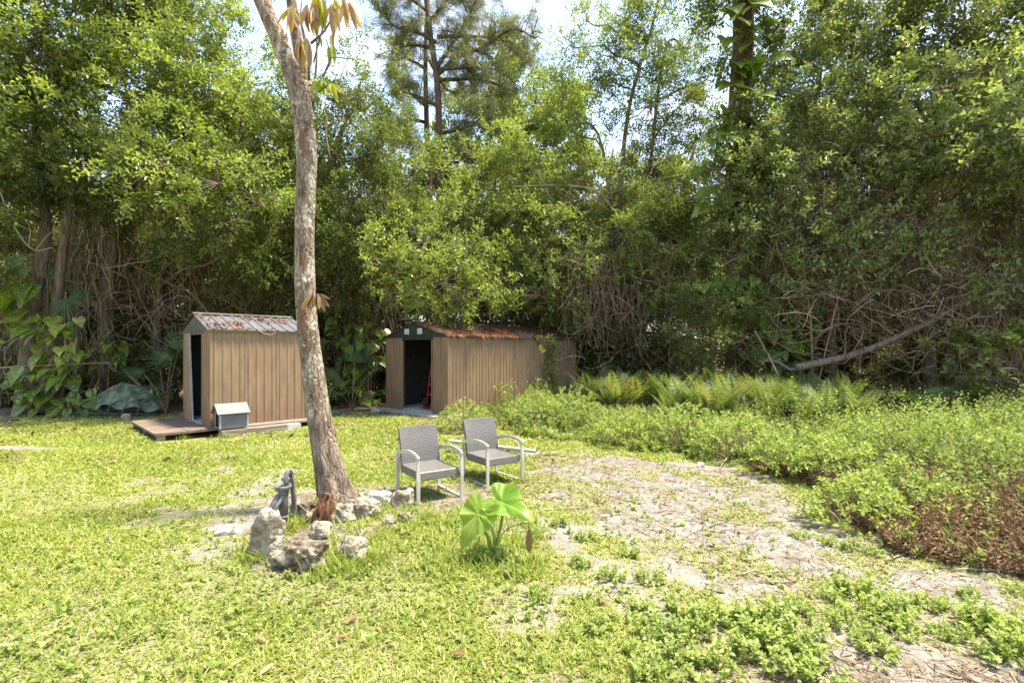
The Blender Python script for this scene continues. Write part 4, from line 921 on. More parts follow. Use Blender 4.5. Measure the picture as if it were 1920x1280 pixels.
# things inside the long shed's doorway
def handtruck():
    q = local(S2, a2, 0, np.array([.5, 1.28, 0])); root = thing('hand_truck', 'red-framed hand truck with black wheels just inside the long shed doorway', 'hand truck', (q[0], q[1], ZB2 + .03), a2, world_parts=False)
    mb = MB()
    for y in (-.15, .15): mb.tube([(0, y, .1), (.12, y, .9), (.14, y * .8, 1.1)], .018, 6)
    mb.tube([(.14, -.12, 1.1), (.17, 0, 1.16), (.14, .12, 1.1)], .018, 6)
    for z in (.35, .6, .85): mb.box((z * .13 - .01, -.15, z - .02), (z * .13 + .01, .15, z + .02))
    mb.box((-.22, -.16, .02), (0, .16, .035)); mb.build('frame', M['red'], root, origin=(0, 0, 0))
    for y in (-.21, .21):
        mb = MB(); mb.lathe([(.05, -.03), (.12, -.03), (.135, 0), (.12, .03), (.05, .03)], 18, o=(.04, y, .135), M=[[1, 0, 0], [0, 0, 1], [0, 1, 0]]); mb.build('wheel', M['rubber'], root, origin=(0, 0, 0))
handtruck()

# ------------------------------------------------------------------ armchairs
def rbox(mb, lo, hi, bev, seg=3):
    """rounded box by bmesh bevel"""
    import bmesh
    bm = bmesh.new(); bmesh.ops.create_cube(bm, size=1)
    lo = np.asarray(lo); hi = np.asarray(hi)
    for v in bm.verts: v.co = Vector((lo + hi) / 2) + Vector([v.co[i] * (hi - lo)[i] for i in range(3)])
    bmesh.ops.bevel(bm, geom=bm.edges[:], offset=bev, segments=seg, profile=.5, affect='EDGES')
    bm.verts.index_update()
    mb.add([v.co[:] for v in bm.verts], [[[v.index for v in f.verts]] for f in bm.faces], .5, 0, False); bm.free()

def boxuv(o):
    """box-projected uv in metres for the woven pattern"""
    me = o.data; uv = me.uv_layers.new(name='UVMap')
    for p in me.polygons:
        n = p.normal; ax = max(range(3), key=lambda i: abs(n[i]))
        for li in p.loop_indices:
            c = me.vertices[me.loops[li].vertex_index].co
            uv.data[li].uv = (c.y, c.z) if ax == 0 else (c.x, c.z) if ax == 1 else (c.x, c.y)

def armchair(label):
    root = thing('armchair', label, 'armchair', world_parts=False, group='grey wicker armchairs')
    mb = MB(); rbox(mb, (-.232, -.27, .235), (.232, .24, .33), .018); o = mb.build('seat', M['wicker'], root, origin=(0, 0, 0)); boxuv(o)
    # backrest: curved, leaning back
    mb = MB(); nx, nz = 9, 8; vv = []
    for side in (0, 1):
        for i in range(nz + 1):
            for j in range(nx + 1):
                u = j / nx * 2 - 1; t = i / nz
                x = u * (.232 - .004 * t); z = .27 + t * .44 + (.012 * (1 - u * u) if i == nz else 0)
                y = .2 + .1 * t + .03 * (1 - u * u) * .8 + side * .045 - .02 * math.sin(t * pi)
                vv.append((x, y, z))
    n1 = (nx + 1) * (nz + 1); q = []
    for i in range(nz):
        for j in range(nx):
            a = i * (nx + 1) + j; q.append([a, a + 1, a + nx + 2, a + nx + 1]); q.append([n1 + a + 1, n1 + a, n1 + a + nx + 1, n1 + a + nx + 2])
    for i in range(nz):
        a = i * (nx + 1); b = a + nx; q.append([a, a + nx + 1, n1 + a + nx + 1, n1 + a]); q.append([b + nx + 1, b, n1 + b, n1 + b + nx + 1])
    for j in range(nx):
        a = nz * (nx + 1) + j; q.append([a, a + 1, n1 + a + 1, n1 + a]); q.append([j + 1, j, n1 + j, n1 + j + 1])
    mb.add(vv, [np.array(q)]); o = mb.build('backrest', M['wicker'], root, origin=(0, 0, 0)); boxuv(o)
    for s in (-1, 1):
        x = s * .252
        mb = MB(); mb.tube([(x, -.28, .0), (x, -.285, .25), (x, -.275, .47)], .02, rect=(.036, .022)); mb.build('leg', M['chrome'], root, origin=(0, 0, 0))
        mb = MB(); mb.tube([(x, .27, .0), (x, .275, .25), (x, .285, .44)], .02, rect=(.036, .022)); mb.build('leg', M['chrome'], root, origin=(0, 0, 0))
        mb = MB(); mb.tube(curve([(x, -.295, .468), (x, -.22, .497), (x, -.05, .512), (x, .15, .482), (x, .3, .445)], 5), .02, rect=(.036, .02)); mb.build('armrest', M['chrome'], root, origin=(0, 0, 0))
        mb = MB(); mb.tube([(x, -.29, .012), (x, .285, .012)], .02, rect=(.022, .034)); mb.build('runner', M['chrome'], root, origin=(0, 0, 0))
    mb = MB(); mb.box((-.24, .2, .24), (.24, .225, .262)); mb.build('stretcher', M['chrome'], root, origin=(0, 0, 0))
    return root
def copy_tree(o, parent=None):
    c = o.copy(); COL.objects.link(c); c.parent = parent
    for ch in list(o.children): copy_tree(ch, c)
    return c
ch = armchair('grey wicker armchair with steel arms, the nearer one by the limestone rocks')
ch.location = (-.91, 5.62, float(gz(-.91, 5.62)) + .005); ch.rotation_euler = (0, 0, R(34))
ch2 = copy_tree(ch); ch2['label'] = 'grey wicker armchair with steel arms, the farther one with a pipe behind it'
ch2.location = (-.245, 6.31, float(gz(-.245, 6.31)) + .005); ch2.rotation_euler = (0, 0, R(36))
# pipe behind the farther chair
mb = MB(); a = P(844, 826, 7.4); b = P(1005, 832, 7.2); a[2] = .28; b[2] = .17
t = np.linspace(0, 1, 6)[:, None]; mb.tube(a * (1 - t) + b * t, .027, 14, cap=False); mb.tube(a * (1 - t) + b * t, .023, 14, mat=1, cap=False)
tag(mb.build('pipe', [M['pipe'], M['black']], origin=tuple(a)), 'pale grey open-ended pipe propped low behind the farther armchair', 'pipe')

# ------------------------------------------------------------------ leaning pale tree in the foreground
def maintree():
    D = 5.1
    pts = [(634, 968, D), (628, 935, D), (612, 860, D), (591, 730, D), (574, 580, D), (571, 420, D), (575, 300, D), (567, 215, D), (560, 168, D)]
    p = [P(*k) for k in pts]; p[0][2] = -.06; p = curve(p, 14)
    base = p[0].copy(); base[2] = 0
    root = thing('leaning_tree', 'pale lichen-spotted leaning tree with forked top and drooping yellow leaves, front of the lawn', 'tree', base)
    z = p[:, 2]; r = np.interp(z, [0, .15, .35, .8, 1.6, 2.8, 3.4, 4.0, 4.3], [.2, .17, .145, .118, .102, .093, .096, .1, .094])
    def wob(t, th):
        zz = np.interp(t, np.linspace(0, 1, len(p)), z)
        fl = np.exp(-zz * 2.3) * (.2 * np.sin(3 * th + .6) + .13 * np.sin(5 * th + 1.9) + .08 * np.sin(8 * th))
        nn = np.zeros(np.broadcast(t, th).shape)
        for i in range(nn.shape[0]):
            for j in range(nn.shape[1]):
                a = th[0, j]; nn[i, j] = mnoise.fractal(Vector((math.cos(a) * 1.6, math.sin(a) * 1.6, zz[i, 0] * 3.0)), 1, 2, 4)
        cav = -.42 * np.exp(-((th - 4.75) / .24) ** 2) * np.exp(-(zz / .2) ** 2) - .12 * np.exp(-((th - 5.3) / .12) ** 2) * np.exp(-(zz / .5) ** 2) - .12 * np.exp(-((th - 4.1) / .12) ** 2) * np.exp(-(zz / .55) ** 2)
        return 1 + fl + .055 * nn + cav
    mb = MB(); mb.tube(p, r, 40, wob=wob)
    L1 = curve([P(562, 185, D), P(552, 150, D), P(533, 100, D), P(510, 45, D), P(487, -5, D), P(462, -60, D)], 8)
    mb.tube(L1, np.linspace(.092, .07, len(L1)), 20, wob=lambda t, th: 1 + .05 * np.sin(3 * th + 9 * t) + .03 * np.sin(5 * th - 22 * t))
    L2 = curve([P(574, 190, D + .04), P(569, 140, D + .06), P(561, 95, D + .08), P(553, 50, D + .1), P(546, 0, D + .12), P(540, -50, D + .12)], 8)
    mb.tube(L2, np.linspace(.062, .045, len(L2)), 16, wob=lambda t, th: 1 + .06 * np.sin(3 * th + 7 * t))
    mb.build('trunk', M['trunk'], root)
    # thin branches
    br = MB(); ends = {}
    B = {'a': [P(582, 175, D - .05), P(592, 135, D - .06), P(594, 80, D - .08), P(594, 30, D - .1)], 'b': [P(577, 105, D - .08), P(566, 50, D - .1), P(550, 18, D - .12)], 'b2': [P(580, 150, D), P(577, 110, D - .06), P(564, 40, D - .1), P(566, 0, D - .1)],
         'c': [P(583, 82, D - .05), P(605, 62, D - .08), P(618, 42, D - .1), P(626, 20, D - .1)], 'c2': [P(588, 118, D - .05), P(600, 70, D - .06), P(607, 45, D - .06), P(612, -10, D - .06)],
         'd': [P(607, 142, D - .02), P(618, 115, D - .04), P(622, 108, D - .05), P(664, 111, D - .06)], 'd2': [P(604, 145, D), P(620, 112, D - .03), P(612, 75, D - .05)], 'e': [P(580, 182, D - .08), P(598, 172, D - .12), P(614, 160, D - .14)],
         'f': [P(586, 240, D - .09), P(602, 228, D - .12), P(614, 222, D - .14)], 'g': [P(613, 222, D - .14), P(612, 255, D - .14), P(619, 296, D - .14)], 'h': [P(580, 160, D), P(592, 160, D), P(606, 143, D)]}
    for k, pp in B.items():
        q = curve(pp, 5); br.tube(q, np.linspace(.013 if k in 'ab2ch' else .008, .005, len(q)), 6)
    br.tube(curve([P(556, 300, D - .12), P(558, 380, D - .12), P(563, 440, D - .115), P(560, 470, D - .12), P(557, 520, D - .12)], 6), .006, 5)
    br.build('branch', M['twig'], root)
    # drooping leaf clusters: (px,py,n,length,spread,mat)
    def cluster(px, py, d, n, ln, side, m, tilt=0.):
        c = P(px, py, d); lm = MB(); n = n + 1 if ln > .19 else n
        dd = nrm(np.stack([rng.normal(tilt, side, n), rng.normal(0, side, n), -np.ones(n) * rng.uniform(.6, 1.1, n)], -1))
        side = side * .8; s = .88 * ln * rng.uniform(.75, 1.2, n); up = np.stack([rng.normal(0, .6, n), -np.ones(n), np.ones(n) * .4], -1)
        pos = c + rng.normal(size=(n, 3)) * np.array([.014, .012, .012])
        lm.scatter(LONG_V, LONG_F, scaled(basis(dd, up), s * .22, s), pos, np.clip(rng.normal(.5, .3, n), 0, 1), 0, True)
        return lm.build('leaf_cluster', M[m], root)
    cluster(548, 20, D - .13, 5, .2, .35, 'mango_r'); cluster(543, 16, D - .12, 3, .2, .5, 'mango_y', -.9)
    cluster(553, 16, D - .12, 3, .22, .3, 'mango_r', .3); cluster(560, 76, D - .16, 5, .27, .16, 'mango_r')
    cluster(574, 72, D - .15, 3, .28, .12, 'mango_r', .1); cluster(580, 12, D - .1, 5, .24, .2, 'mango_r'); cluster(590, 8, D - .1, 5, .3, .22, 'mango_r', .1); cluster(597, -5, D - .1, 4, .3, .25, 'mango_y')
    cluster(600, 10, D - .08, 3, .3, .12, 'mango_g'); cluster(625, 8, D - .12, 4, .3, .22, 'mango_r', .1); cluster(628, 0, D - .1, 3, .2, .3, 'mango_y'); cluster(645, 0, D - .1, 3, .25, .12, 'mango_r'); cluster(657, 6, D - .1, 3, .27, .1, 'mango_r', .15)
    cluster(620, 85, D - .05, 2, .2, .1, 'mango_g'); cluster(622, 60, D - .05, 2, .15, .15, 'mango_y'); cluster(532, 58, D - .1, 2, .14, .15, 'mango_r'); cluster(601, 68, D - .06, 2, .14, .12, 'mango_g')
    cluster(505, -10, D - .1, 3, .16, .25, 'mango_y', .3)
    c = cluster(606, 150, D - .14, 9, .17, .75, 'mango_g', .1); cluster(622, 158, D - .14, 8, .17, .5, 'mango_g', .5); cluster(598, 152, D - .13, 4, .16, .4, 'mango_g', -.7)
    cluster(594, 552, D - .16, 6, .2, .3, 'dead', .1); cluster(588, 552, D - .18, 4, .2, .18, 'dead', -.35); cluster(598, 551, D - .16, 3, .16, .3, 'dead', .9)
maintree()

# broken stump beside it
def stump():
    g = G(606, 988); mb = MB()
    p = curve([(g[0], 4.62, -.04), (g[0] - .005, 4.62, .1), (g[0] + .03, 4.63, .22), (g[0] + .05, 4.63, .3)], 6)
    ph = [1.2, 4, 2]
    mb.tube(p, np.linspace(.1, .035, len(p)), 18, wob=lambda t, th: 1 + .25 * np.sin(3 * th + 1 + 3 * t) + .16 * np.sin(7 * th - 4 * t) + .1 * np.sin(13 * th + 20 * t))
    for k in range(6):
        a = k * 1.05; b = np.array([g[0] + .05 * math.cos(a), 4.62 + .05 * math.sin(a), .0]); e = b + np.array([.03 + .03 * math.cos(a), .03 * math.sin(a), rng.uniform(.12, .3)])
        mb.tube([b, (b + e) / 2 + rng.normal(size=3) * .008, e], [.035, .026, .006], 6)
    tag(mb.build('stump', M['rotwood'], origin=tuple(p[0] + np.array([0, 0, .04]))), 'rotten reddish-brown broken stump at the foot of the pale leaning tree', 'stump')
stump()
branch('fallen_stick', 'dark bent stick leaning on the broken stump beside the pump', [(560, 945, 4.7), (578, 962, 4.62), (590, 975, 4.55)], .007, .01, M['bark_dark'], 'stick')

# ------------------------------------------------------------------ rocks
FV = [Vector((math.sin(k * 2.4) * math.sqrt(1 - (k / 4.5 - 1) ** 2), math.cos(k * 2.4) * math.sqrt(1 - (k / 4.5 - 1) ** 2), k / 4.5 - 1)) for k in range(10)]
def rock(label, cx, yb, wpx, hpx, m, sq=(1, .8), rough=.28, seed=1, lean=0, flat=False, sink=.3, freq=1.6, name='rock'):
    d = CAMZ * F / (yb - HY); sc = d / F; w = wpx * sc * .94; h = hpx * sc * (.82 if hpx < 90 else .94); dep = w * sq[1]
    c = np.array([(cx - CX) * sc, d + dep * .45, 0]); c[2] = float(gz(c[0], c[1]))
    import bmesh
    bm = bmesh.new(); bmesh.ops.create_icosphere(bm, subdivisions=5, radius=1)
    for v in bm.verts:
        q = v.co.normalized(); s = Vector((seed * 13.7, seed * 3.1, -seed * 7.7))
        # faceted look: pull towards a few random planes
        n1 = mnoise.fractal(q * freq + s, 1.15, 2.1, 5); n2 = mnoise.noise(q * 5 + s); n3 = mnoise.ridged_multi_fractal(q * 3 + s, .9, 2, 4, 1, 2) if rough > .34 else 1
        sup = 1 / (abs(q.x) ** 2.6 + abs(q.y) ** 2.6 + abs(q.z) ** 2.6) ** (1 / 2.6)
        v.co = q * sup * min(1, *[(.62 + .3 * abs(math.sin(seed * 3.3 + 7 * fi))) / max(.15, q.dot(fv)) for fi, fv in enumerate(FV)]) * (1 + rough * .8 * n1 + .04 * n2 + (.09 * (n3 - 1) if rough > .34 else 0))
    bm.verts.index_update()
    v = np.array([x.co[:] for x in bm.verts]); v -= (v.max(0) + v.min(0)) / 2; v /= (v.max(0) - v.min(0)) / 2
    v *= np.array([w / 2, dep / 2, h / 2 * (1 + sink)]); v[:, 2] += h / 2 * (1 - sink)
    v[:, 0] += lean * v[:, 2]
    th = rng.uniform(-.3, .3); v = v @ np.array([[math.cos(th), math.sin(th), 0], [-math.sin(th), math.cos(th), 0], [0, 0, 1]])
    f = [[x.index for x in p.verts] for p in bm.faces]; bm.free()
    mb = MB(); mb.add(v + c, [np.array(f)], .5, 0, True)
    return tag(mb.build(name, m, origin=tuple(c)), label, 'rock')
rock('big upright tan boulder, tallest of the rocks, left of the hand pump', 488, 1050, 72, 96, M['stone'], (1, .8), .25, 3, .12)
rock('dark craggy low boulder, foremost rock of the bed', 553, 1078, 112, 66, M['stone_dark'], (1, .8), .38, 5)
rock('small white-topped rock between dark craggy boulder and stump', 597, 1020, 48, 36, M['stone'], (1, .8), .25, 8, -.1)
rock('rounded grey rock right of the dark craggy boulder', 655, 1055, 66, 52, M['stone'], (1, .8), .22, 9)
rock('flat white slab of stone lying in grass left of the big boulder', 420, 1006, 58, 16, M['stone_white'], (1, .7), .16, 11)
rock('white limestone lump directly in front of the leaning tree foot, left of the pair', 640, 992, 48, 42, M['stone'], (1, .8), .34, 13)
rock('larger pale limestone lump in front of the leaning tree foot', 680, 984, 66, 46, M['stone'], (1, .8), .36, 15, -.15)
rock('pointed pale rock leaning against the nearer armchair leg', 748, 958, 48, 46, M['stone'], (1, .6), .3, 17, .2)
rock('bleached low rock between leaning tree and pointed rock', 706, 954, 52, 32, M['stone_white'], (1, .7), .3, 19)
rock('mossy brown rock behind the hand pump', 563, 978, 52, 38, M['stone_dark'], (1, .8), .36, 21)
rock('small grey rock tucked behind the right side of the leaning trunk', 668, 945, 30, 24, M['stone'], (1, .8), .25, 23)
rock('small pinkish stone between hand pump and stump', 578, 990, 26, 24, M['stone'], (1, .8), .25, 25)
rock('small dull stone half buried in grass behind taro plant, right of limestone lumps', 757, 985, 34, 20, M['stone_dark'], (1, .8), .3, 27)
rock('small pale stone buried in grass near limestone lumps', 725, 990, 30, 18, M['stone'], (1, .8), .3, 29)
rock('low grey stone at the left foot of the dark craggy boulder', 512, 1068, 40, 34, M['stone'], (1, .8), .36, 31)
rock('light square paver stone lying between the two sheds', 703, 774, 21, 10, M['concrete'], (1, .8), .08, 33)
rock('tiny white stone at the weed edge on the bare earth', 1316, 878, 16, 11, M['stone_white'], (1, .8), .2, 35)

# ------------------------------------------------------------------ hand pump
def pump():
    g = G(531, 1003); d = 4.5; x = (531 - CX) / F * d; z0 = float(gz(x, d))
    root = thing('hand_pump', 'old grey cast-iron pitcher hand pump standing behind the big tan boulder', 'hand pump', (x, d, z0), 0, world_parts=False)
    gm = M['grey_metal']; O = dict(origin=(0, 0, 0))
    mb = MB(); mb.lathe([(.07, 0), (.07, .012), (.048, .02), (.04, .06), (.036, .08)], 20); mb.lathe([(.036, .08), (.05, .09), (.05, .105), (.036, .112)], 20); mb.build('base', gm, root, **O)
    mb = MB(); mb.lathe([(.042, .11), (.041, .25), (.044, .3), (.046, .33)], 20); mb.build('barrel', gm, root, **O)
    mb = MB(); mb.lathe([(.035, .318), (.05, .325), (.066, .34), (.072, .362), (.069, .372), (.06, .37), (.03, .355), (.012, .35)], 26); mb.build('bowl', gm, root, **O)
    # open spout leaning to the left front
    mb = MB()
    for k, (dx, w) in enumerate(((-.022, .012), (.022, .012))): mb.tube([(-.01 + dx * .8, -.03, .3), (-.03 + dx, -.075, .24), (-.05 + dx, -.11, .19)], .01, rect=(.012, .04))
    mb.tube([(-.01, -.03, .285), (-.03, -.075, .222), (-.05, -.112, .172)], .01, rect=(.05, .01)); mb.build('spout', gm, root, **O)
    # bracket and lever
    mb = MB()
    for dx in (-.016, .016): mb.tube([(dx + .02, .02, .34), (dx + .02, .015, .4), (dx + .018, .0, .43)], .01, rect=(.014, .022))
    mb.lathe([(.012, -.035), (.016, -.03), (.016, .03), (.012, .035)], 12, o=(.02, .0, .425), M=[[0, 0, 1], [0, 1, 0], [1, 0, 0]]); mb.build('bracket', gm, root, **O)
    mb = MB(); th = np.linspace(-.3, 2.6, 14); pts = np.stack([.03 + 0 * th, .035 - .055 * np.cos(th) , .42 + .062 * np.sin(th)], -1)
    pts = np.vstack([pts, [[.04, .1, .36], [.045, .115, .2], [.05, .12, .1]]]); mb.tube(pts, .012, rect=(.034, .03)); mb.build('handle', gm, root, **O)
    mb = MB(); mb.tube([(.0, 0, .35), (.004, 0, .42)], .009, 10); mb.build('rod', M['chrome'], root, **O)
pump()

# ------------------------------------------------------------------ elephant-ear plant
def taro():
    d = 3.98; x = (927 - CX) / F * d; z0 = float(gz(x, d))
    root = thing('elephant_ear', 'bright green elephant-ear plant with two huge heart-shaped leaves, in front of the armchairs', 'plant', (x, d, z0))
    V, Fc, th = heart(96, 16, .55); nr, na = 16, 96
    vein = np.zeros(len(V)); ang = np.concatenate([[0], np.tile(th, nr)]); rad = np.concatenate([[0], np.repeat(np.arange(1, nr + 1) / nr, na)])
    ax_, ay_ = np.abs(V[:, 0]), V[:, 1]
    lat = np.where(ay_ > -.12, ay_ - .75 * ax_, -(ay_ + .12) * .9 - .55 * ax_ - .05); ph = lat / .13
    side = np.exp(-((ph - np.round(ph)) / .1) ** 2) * np.clip(ax_ * 8, 0, 1); mid = np.exp(-(ax_ / .02) ** 2)
    vein = np.maximum(mid, .7 * side)
    blot = np.array([mnoise.noise(Vector((p[0] * 6, p[1] * 6, 3.3))) for p in V])
    def leaf(att, tip, up, size, tn):
        att = np.asarray(att); B = scaled(basis((np.asarray(tip) - att)[None], np.asarray(up, float)[None]), np.array([size]))[0]
        vv = V.copy(); vv[:, 2] += .025 * np.cos(ang * 5 + 1) * rad ** 2 + .012 * np.sin(ang * 17 + 1) * rad ** 3 - .022 * vein * (1 - .5 * rad); vv[:, :2] *= (1 + .025 * np.sin(ang * 13) * rad ** 3)[:, None]
        mb = MB(); mb.add(vv @ B.T + att, Fc, np.clip(tn + .5 * vein * (1 - .4 * rad) + .3 * blot + .25 * rad ** 5, 0, 1), 0, True); return mb.build('leaf', M['taro'], root)
    a1 = P(941, 940, 3.92); leaf(a1, P(1003, 968, 3.72), (.12, -.75, .75), .33, .42)
    a2_ = P(897, 965, 3.85); leaf(a2_, P(868, 1018, 3.78), (-.2, -1, .35), .29, .7)
    a3 = P(912, 962, 4.1); leaf(a3, P(914, 985, 4.12), (.9, -.5, .4), .13, .15)
    mb = MB(); b = np.array([x, d, z0])
    for e, k in ((a1, .03), (a2_, -.05), (a3, 0)):
        q = curve([b + np.array([k * .3, 0, -.02]), b + np.array([k, -.01, .15]), (b + e) / 2 + np.array([k, 0, .08]), e], 7); mb.tube(q, np.linspace(.017, .006, len(q)), 8)
    mb.build('stalk', leafstem, root)
    mb = MB(); e = P(992, 990, 3.8); mb.scatter(LONG_V, LONG_F, scaled(basis(np.array([[.02, -.05, -1.]]), np.array([[0, -1, .3]])), np.array([.055]), np.array([.2])), e[None], .3, 0, True)
    mb.tube(curve([b, b + np.array([.08, -.02, .2]), e + np.array([-.02, 0, .04]), e], 6), .004, 5); mb.build('dead_leaf', M['dead'], root)
leafstem = simplemat('green stalk', (.12, .2, .03), (.24, .32, .06), 6, .5)
taro()

# ------------------------------------------------------------------ palms
def fan(mb, c, axis, up, size, n=15, spread=2.7, droop=.3):
    c = np.asarray(c, float); B = basis(np.asarray(axis, float)[None], np.asarray(up, float)[None])[0]
    for k in range(n):
        a = (k / (n - 1) - .5) * spread; ln = size * (1 - .25 * abs(a / spread * 2) ** 2) * rng.uniform(.9, 1.05)
        dl = np.array([math.sin(a), math.cos(a), 0]); t = np.array([0, .3, .65, 1])[:, None]
        pts = dl * t * ln; pts[:, 2] -= droop * ln * t[:, 0] ** 2
        sd = np.array([math.cos(a), -math.sin(a), 0]); w = np.array([.004, .02, .014, .001])[:, None] * size * 1.1
        L = pts - sd * w + np.array([0, 0, .004]); Rr = pts + sd * w + np.array([0, 0, .004]); Mi = pts
        v = np.vstack([L, Mi, Rr]) @ B.T + c
        mb.add(v, [np.array([[i, i + 1, 5 + i, 4 + i] for i in range(3)] + [[4 + i, 5 + i, 9 + i, 8 + i] for i in range(3)])], float(np.clip(rng.normal(.5, .15), 0, 1)))
def palm(label, base, fans):
    root = thing('fan_palm', label, 'palm', base); b = np.asarray(base, float)
    sm = MB()
    for (c, ax, up, s, dr) in fans:
        lm = MB(); fan(lm, c, ax, up, s, droop=dr); lm.build('leaf', M['palm'], root)
        q = curve([b, (b * .6 + np.asarray(c) * .4) + np.array([0, 0, .15]), np.asarray(c)], 6); sm.tube(q, np.linspace(.012, .007, len(q)), 5)
    sm.build('stalk', M['vine'], root)
def low(px, d): 
    q = P(px, 700, d); q[2] = 0; return q
palm('dark fan palm with one big drooping star-shaped leaf at left, above the variegated climber', low(150, 13),
     [(P(122, 560, 12.6), (0, -.35, -1), (0, -1, .3), .72, .12), (P(128, 558, 12.7), (.9, .2, .35), (-.3, -1, 1), .8, .1), (P(100, 500, 13), (.2, -.4, -1), (0, -1, .2), .6, .3)])
palm('low bluish palmetto beside the left wall of the small shed', low(310, 12.6),
     [(P(300, 690, 12.2), (.5, -.5, .6), (0, -.6, 1), .7, .3), (P(320, 680, 12.3), (-.6, -.4, .7), (.2, -.6, 1), .7, .3), (P(290, 725, 12), (-.3, -.8, .2), (0, -.4, 1), .65, .4), (P(330, 730, 12.1), (.3, -.9, .3), (0, -.5, 1), .6, .4), (P(335, 655, 12.5), (.1, -.3, 1), (0, -1, .3), .7, .25), (P(270, 700, 12.4), (-.8, -.4, .4), (0, -.5, 1), .6, .3)])
palm('bluish palmetto in the shade between the leaning tree and long shed', low(660, 13.4),
     [(P(640, 715, 13), (-.5, -.5, .6), (0, -.6, 1), .75, .3), (P(690, 700, 13), (.5, -.5, .6), (0, -.6, 1), .75, .3), (P(660, 735, 12.7), (0, -.9, .3), (0, -.4, 1), .7, .4), (P(620, 730, 12.8), (-.4, -.8, .4), (0, -.5, 1), .7, .4), (P(700, 735, 12.8), (.5, -.8, .3), (0, -.5, 1), .65, .4), (P(665, 680, 13.3), (.1, -.2, 1), (0, -1, .3), .7, .25)])
palm('low palmetto fan half buried in weeds under the fallen trunk', low(1700, 10.6),
     [(P(1690, 745, 10.4), (-.2, -.8, .5), (0, -.6, 1), .6, .35), (P(1730, 740, 10.5), (.5, -.7, .5), (0, -.6, 1), .6, .35), (P(1650, 735, 10.8), (-.6, -.6, .5), (0, -.6, 1), .55, .35), (P(1790, 760, 10.2), (.3, -.9, .4), (0, -.5, 1), .5, .35)])

# ------------------------------------------------------------------ green canvas heap and clutter at the tree line
def canopy():
    c = P(235, 760, 12.6); c[2] = 0; root = thing('patio_umbrella', 'crumpled faded green canvas canopy collapsed over green tube frame, left of small shed', 'collapsed umbrella', c)
    mb = MB(); na, nr = 40, 9; vv = []; 
    for i in range(nr + 1):
        f = i / nr
        for j in range(na):
            a = j / na * 2 * pi; fold = abs(math.sin(a * 4 + .4)); edge = 1 - .22 * fold * f
            x = 1.0 * f * math.cos(a) * edge; y = .6 * f * math.sin(a) * edge
            z = .78 - .42 * f ** 1.5 - .16 * f * fold + .07 * mnoise.noise(Vector((x * 3, y * 3, 1.7))) + .03 * mnoise.noise(Vector((x * 9, y * 9, 4)))
            z -= .15 * max(0, x) * f
            vv.append((c[0] + x, c[1] + y, z))
    q = [[i * na + j, (i + 1) * na + j, (i + 1) * na + (j + 1) % na, i * na + (j + 1) % na] for i in range(nr) for j in range(na)]
    mb.add(vv, [np.array(q)], .5, 0, False); mb.build('canopy', M['canvas'], root)
    fm = MB()
    for k in range(5):
        x = c[0] - .75 + k * .36; y = c[1] - .55
        fm.tube(curve([(x, y, 0.02), (x + .05, y, .22), (x + .14, y + .1, .36), (x + .2, y + .5, .4)], 5), .013, 6)
    fm.tube([(c[0] - .8, c[1] - .56, .1), (c[0] + 1.1, c[1] - .5, .08)], .012, 6); fm.tube([(c[0] - .8, c[1] - .56, .02), (c[0] + 1.2, c[1] - .5, .02)], .012, 6)
    fm.tube([(c[0] + .35, c[1] - .2, .55), (c[0] + 1.35, c[1] - .2, .85)], .008, 5); fm.tube([(c[0] + .45, c[1] - .2, .5), (c[0] + 1.4, c[1] - .2, .8)], .008, 5)
    fm.build('frame', M['green_metal'], root)
canopy()
def block(name, label, cat, px, py, w, dd, h, m, rot=0, bev=.012):
    g = G(px, py); mb = MB(); rbox(mb, (-w / 2, -dd / 2, -.02), (w / 2, dd / 2, h), bev)
    o = mb.build(name, m, origin=(0, 0, 0)); o.location = g; o.rotation_euler = (0, 0, rot); return tag(o, label, cat)
block('log', 'short sawn dark log standing at litter edge left of the timber platform', 'log', 236, 790, .17, .17, .17, M['wood_grey'], .4, .05)
block('storage_box', 'dark green plastic box low behind the leaning trunk', 'box', 626, 781, .3, .25, .13, M['green_box'], .2)
block('plank', 'broken grey-white plank lying in litter at far left', 'plank', 62, 772, .62, .09, .03, M['stone_white'], -.15)
block('plank', 'dark upturned tray in litter at far left below the white plank', 'tray', 78, 778, .42, .2, .08, M['rubber'], .5)
block('plank', 'dark slab half visible at the left frame edge', 'slab', 2, 792, .5, .3, .06, M['rubber'], .1)
block('concrete_block', 'pale block poking out past the far corner of the long shed', 'block', 1092, 752, .3, .2, .2, M['concrete'], .3)
for px, lb in ((1600, 0),): pass

# vines climbing on the long shed
def wallvine(label, x, z0, z1, n, s=.05):
    pts = np.array([[x + math.sin(t * 9) * .08, -.05, z0 + (z1 - z0) * t] for t in np.linspace(0, 1, 14)]); w = local(S2, a2, ZB2, pts)
    root = thing('climbing_vine', label, 'climber', w[0]); mb = MB(); mb.tube(w, .006, 4); mb.build('stem', M['vine'], root)
    lm = MB(); i = rng.integers(0, 14, n); base = w[i] + rng.normal(size=(n, 3)) * np.array([.09, .04, .07]); base = base - np.array([-.05, .09, 0]); out = np.array([.5, -.6, .1]) + rng.normal(size=(n, 3)) * .5
    leafcloud(lm, base, out, 8, .2, .1, .8 + rng.normal(0, .12, n)); lm.build('foliage', M['leaf_a'], root)
wallvine('leafy vine climbing the long shed wall up to the eave near its far end', 3.75, -.05, 1.84, 120)
wallvine('short leafy climber on the long shed wall left of the tall wall vine', 2.9, -.05, .62, 45)
wallvine('small leafy tuft hanging at the eave of the long shed', 3.25, 1.68, 1.86, 9)
wallvine('short leafy shoots at the foot of the long shed wall, middle', 1.6, -.05, .62, 14)

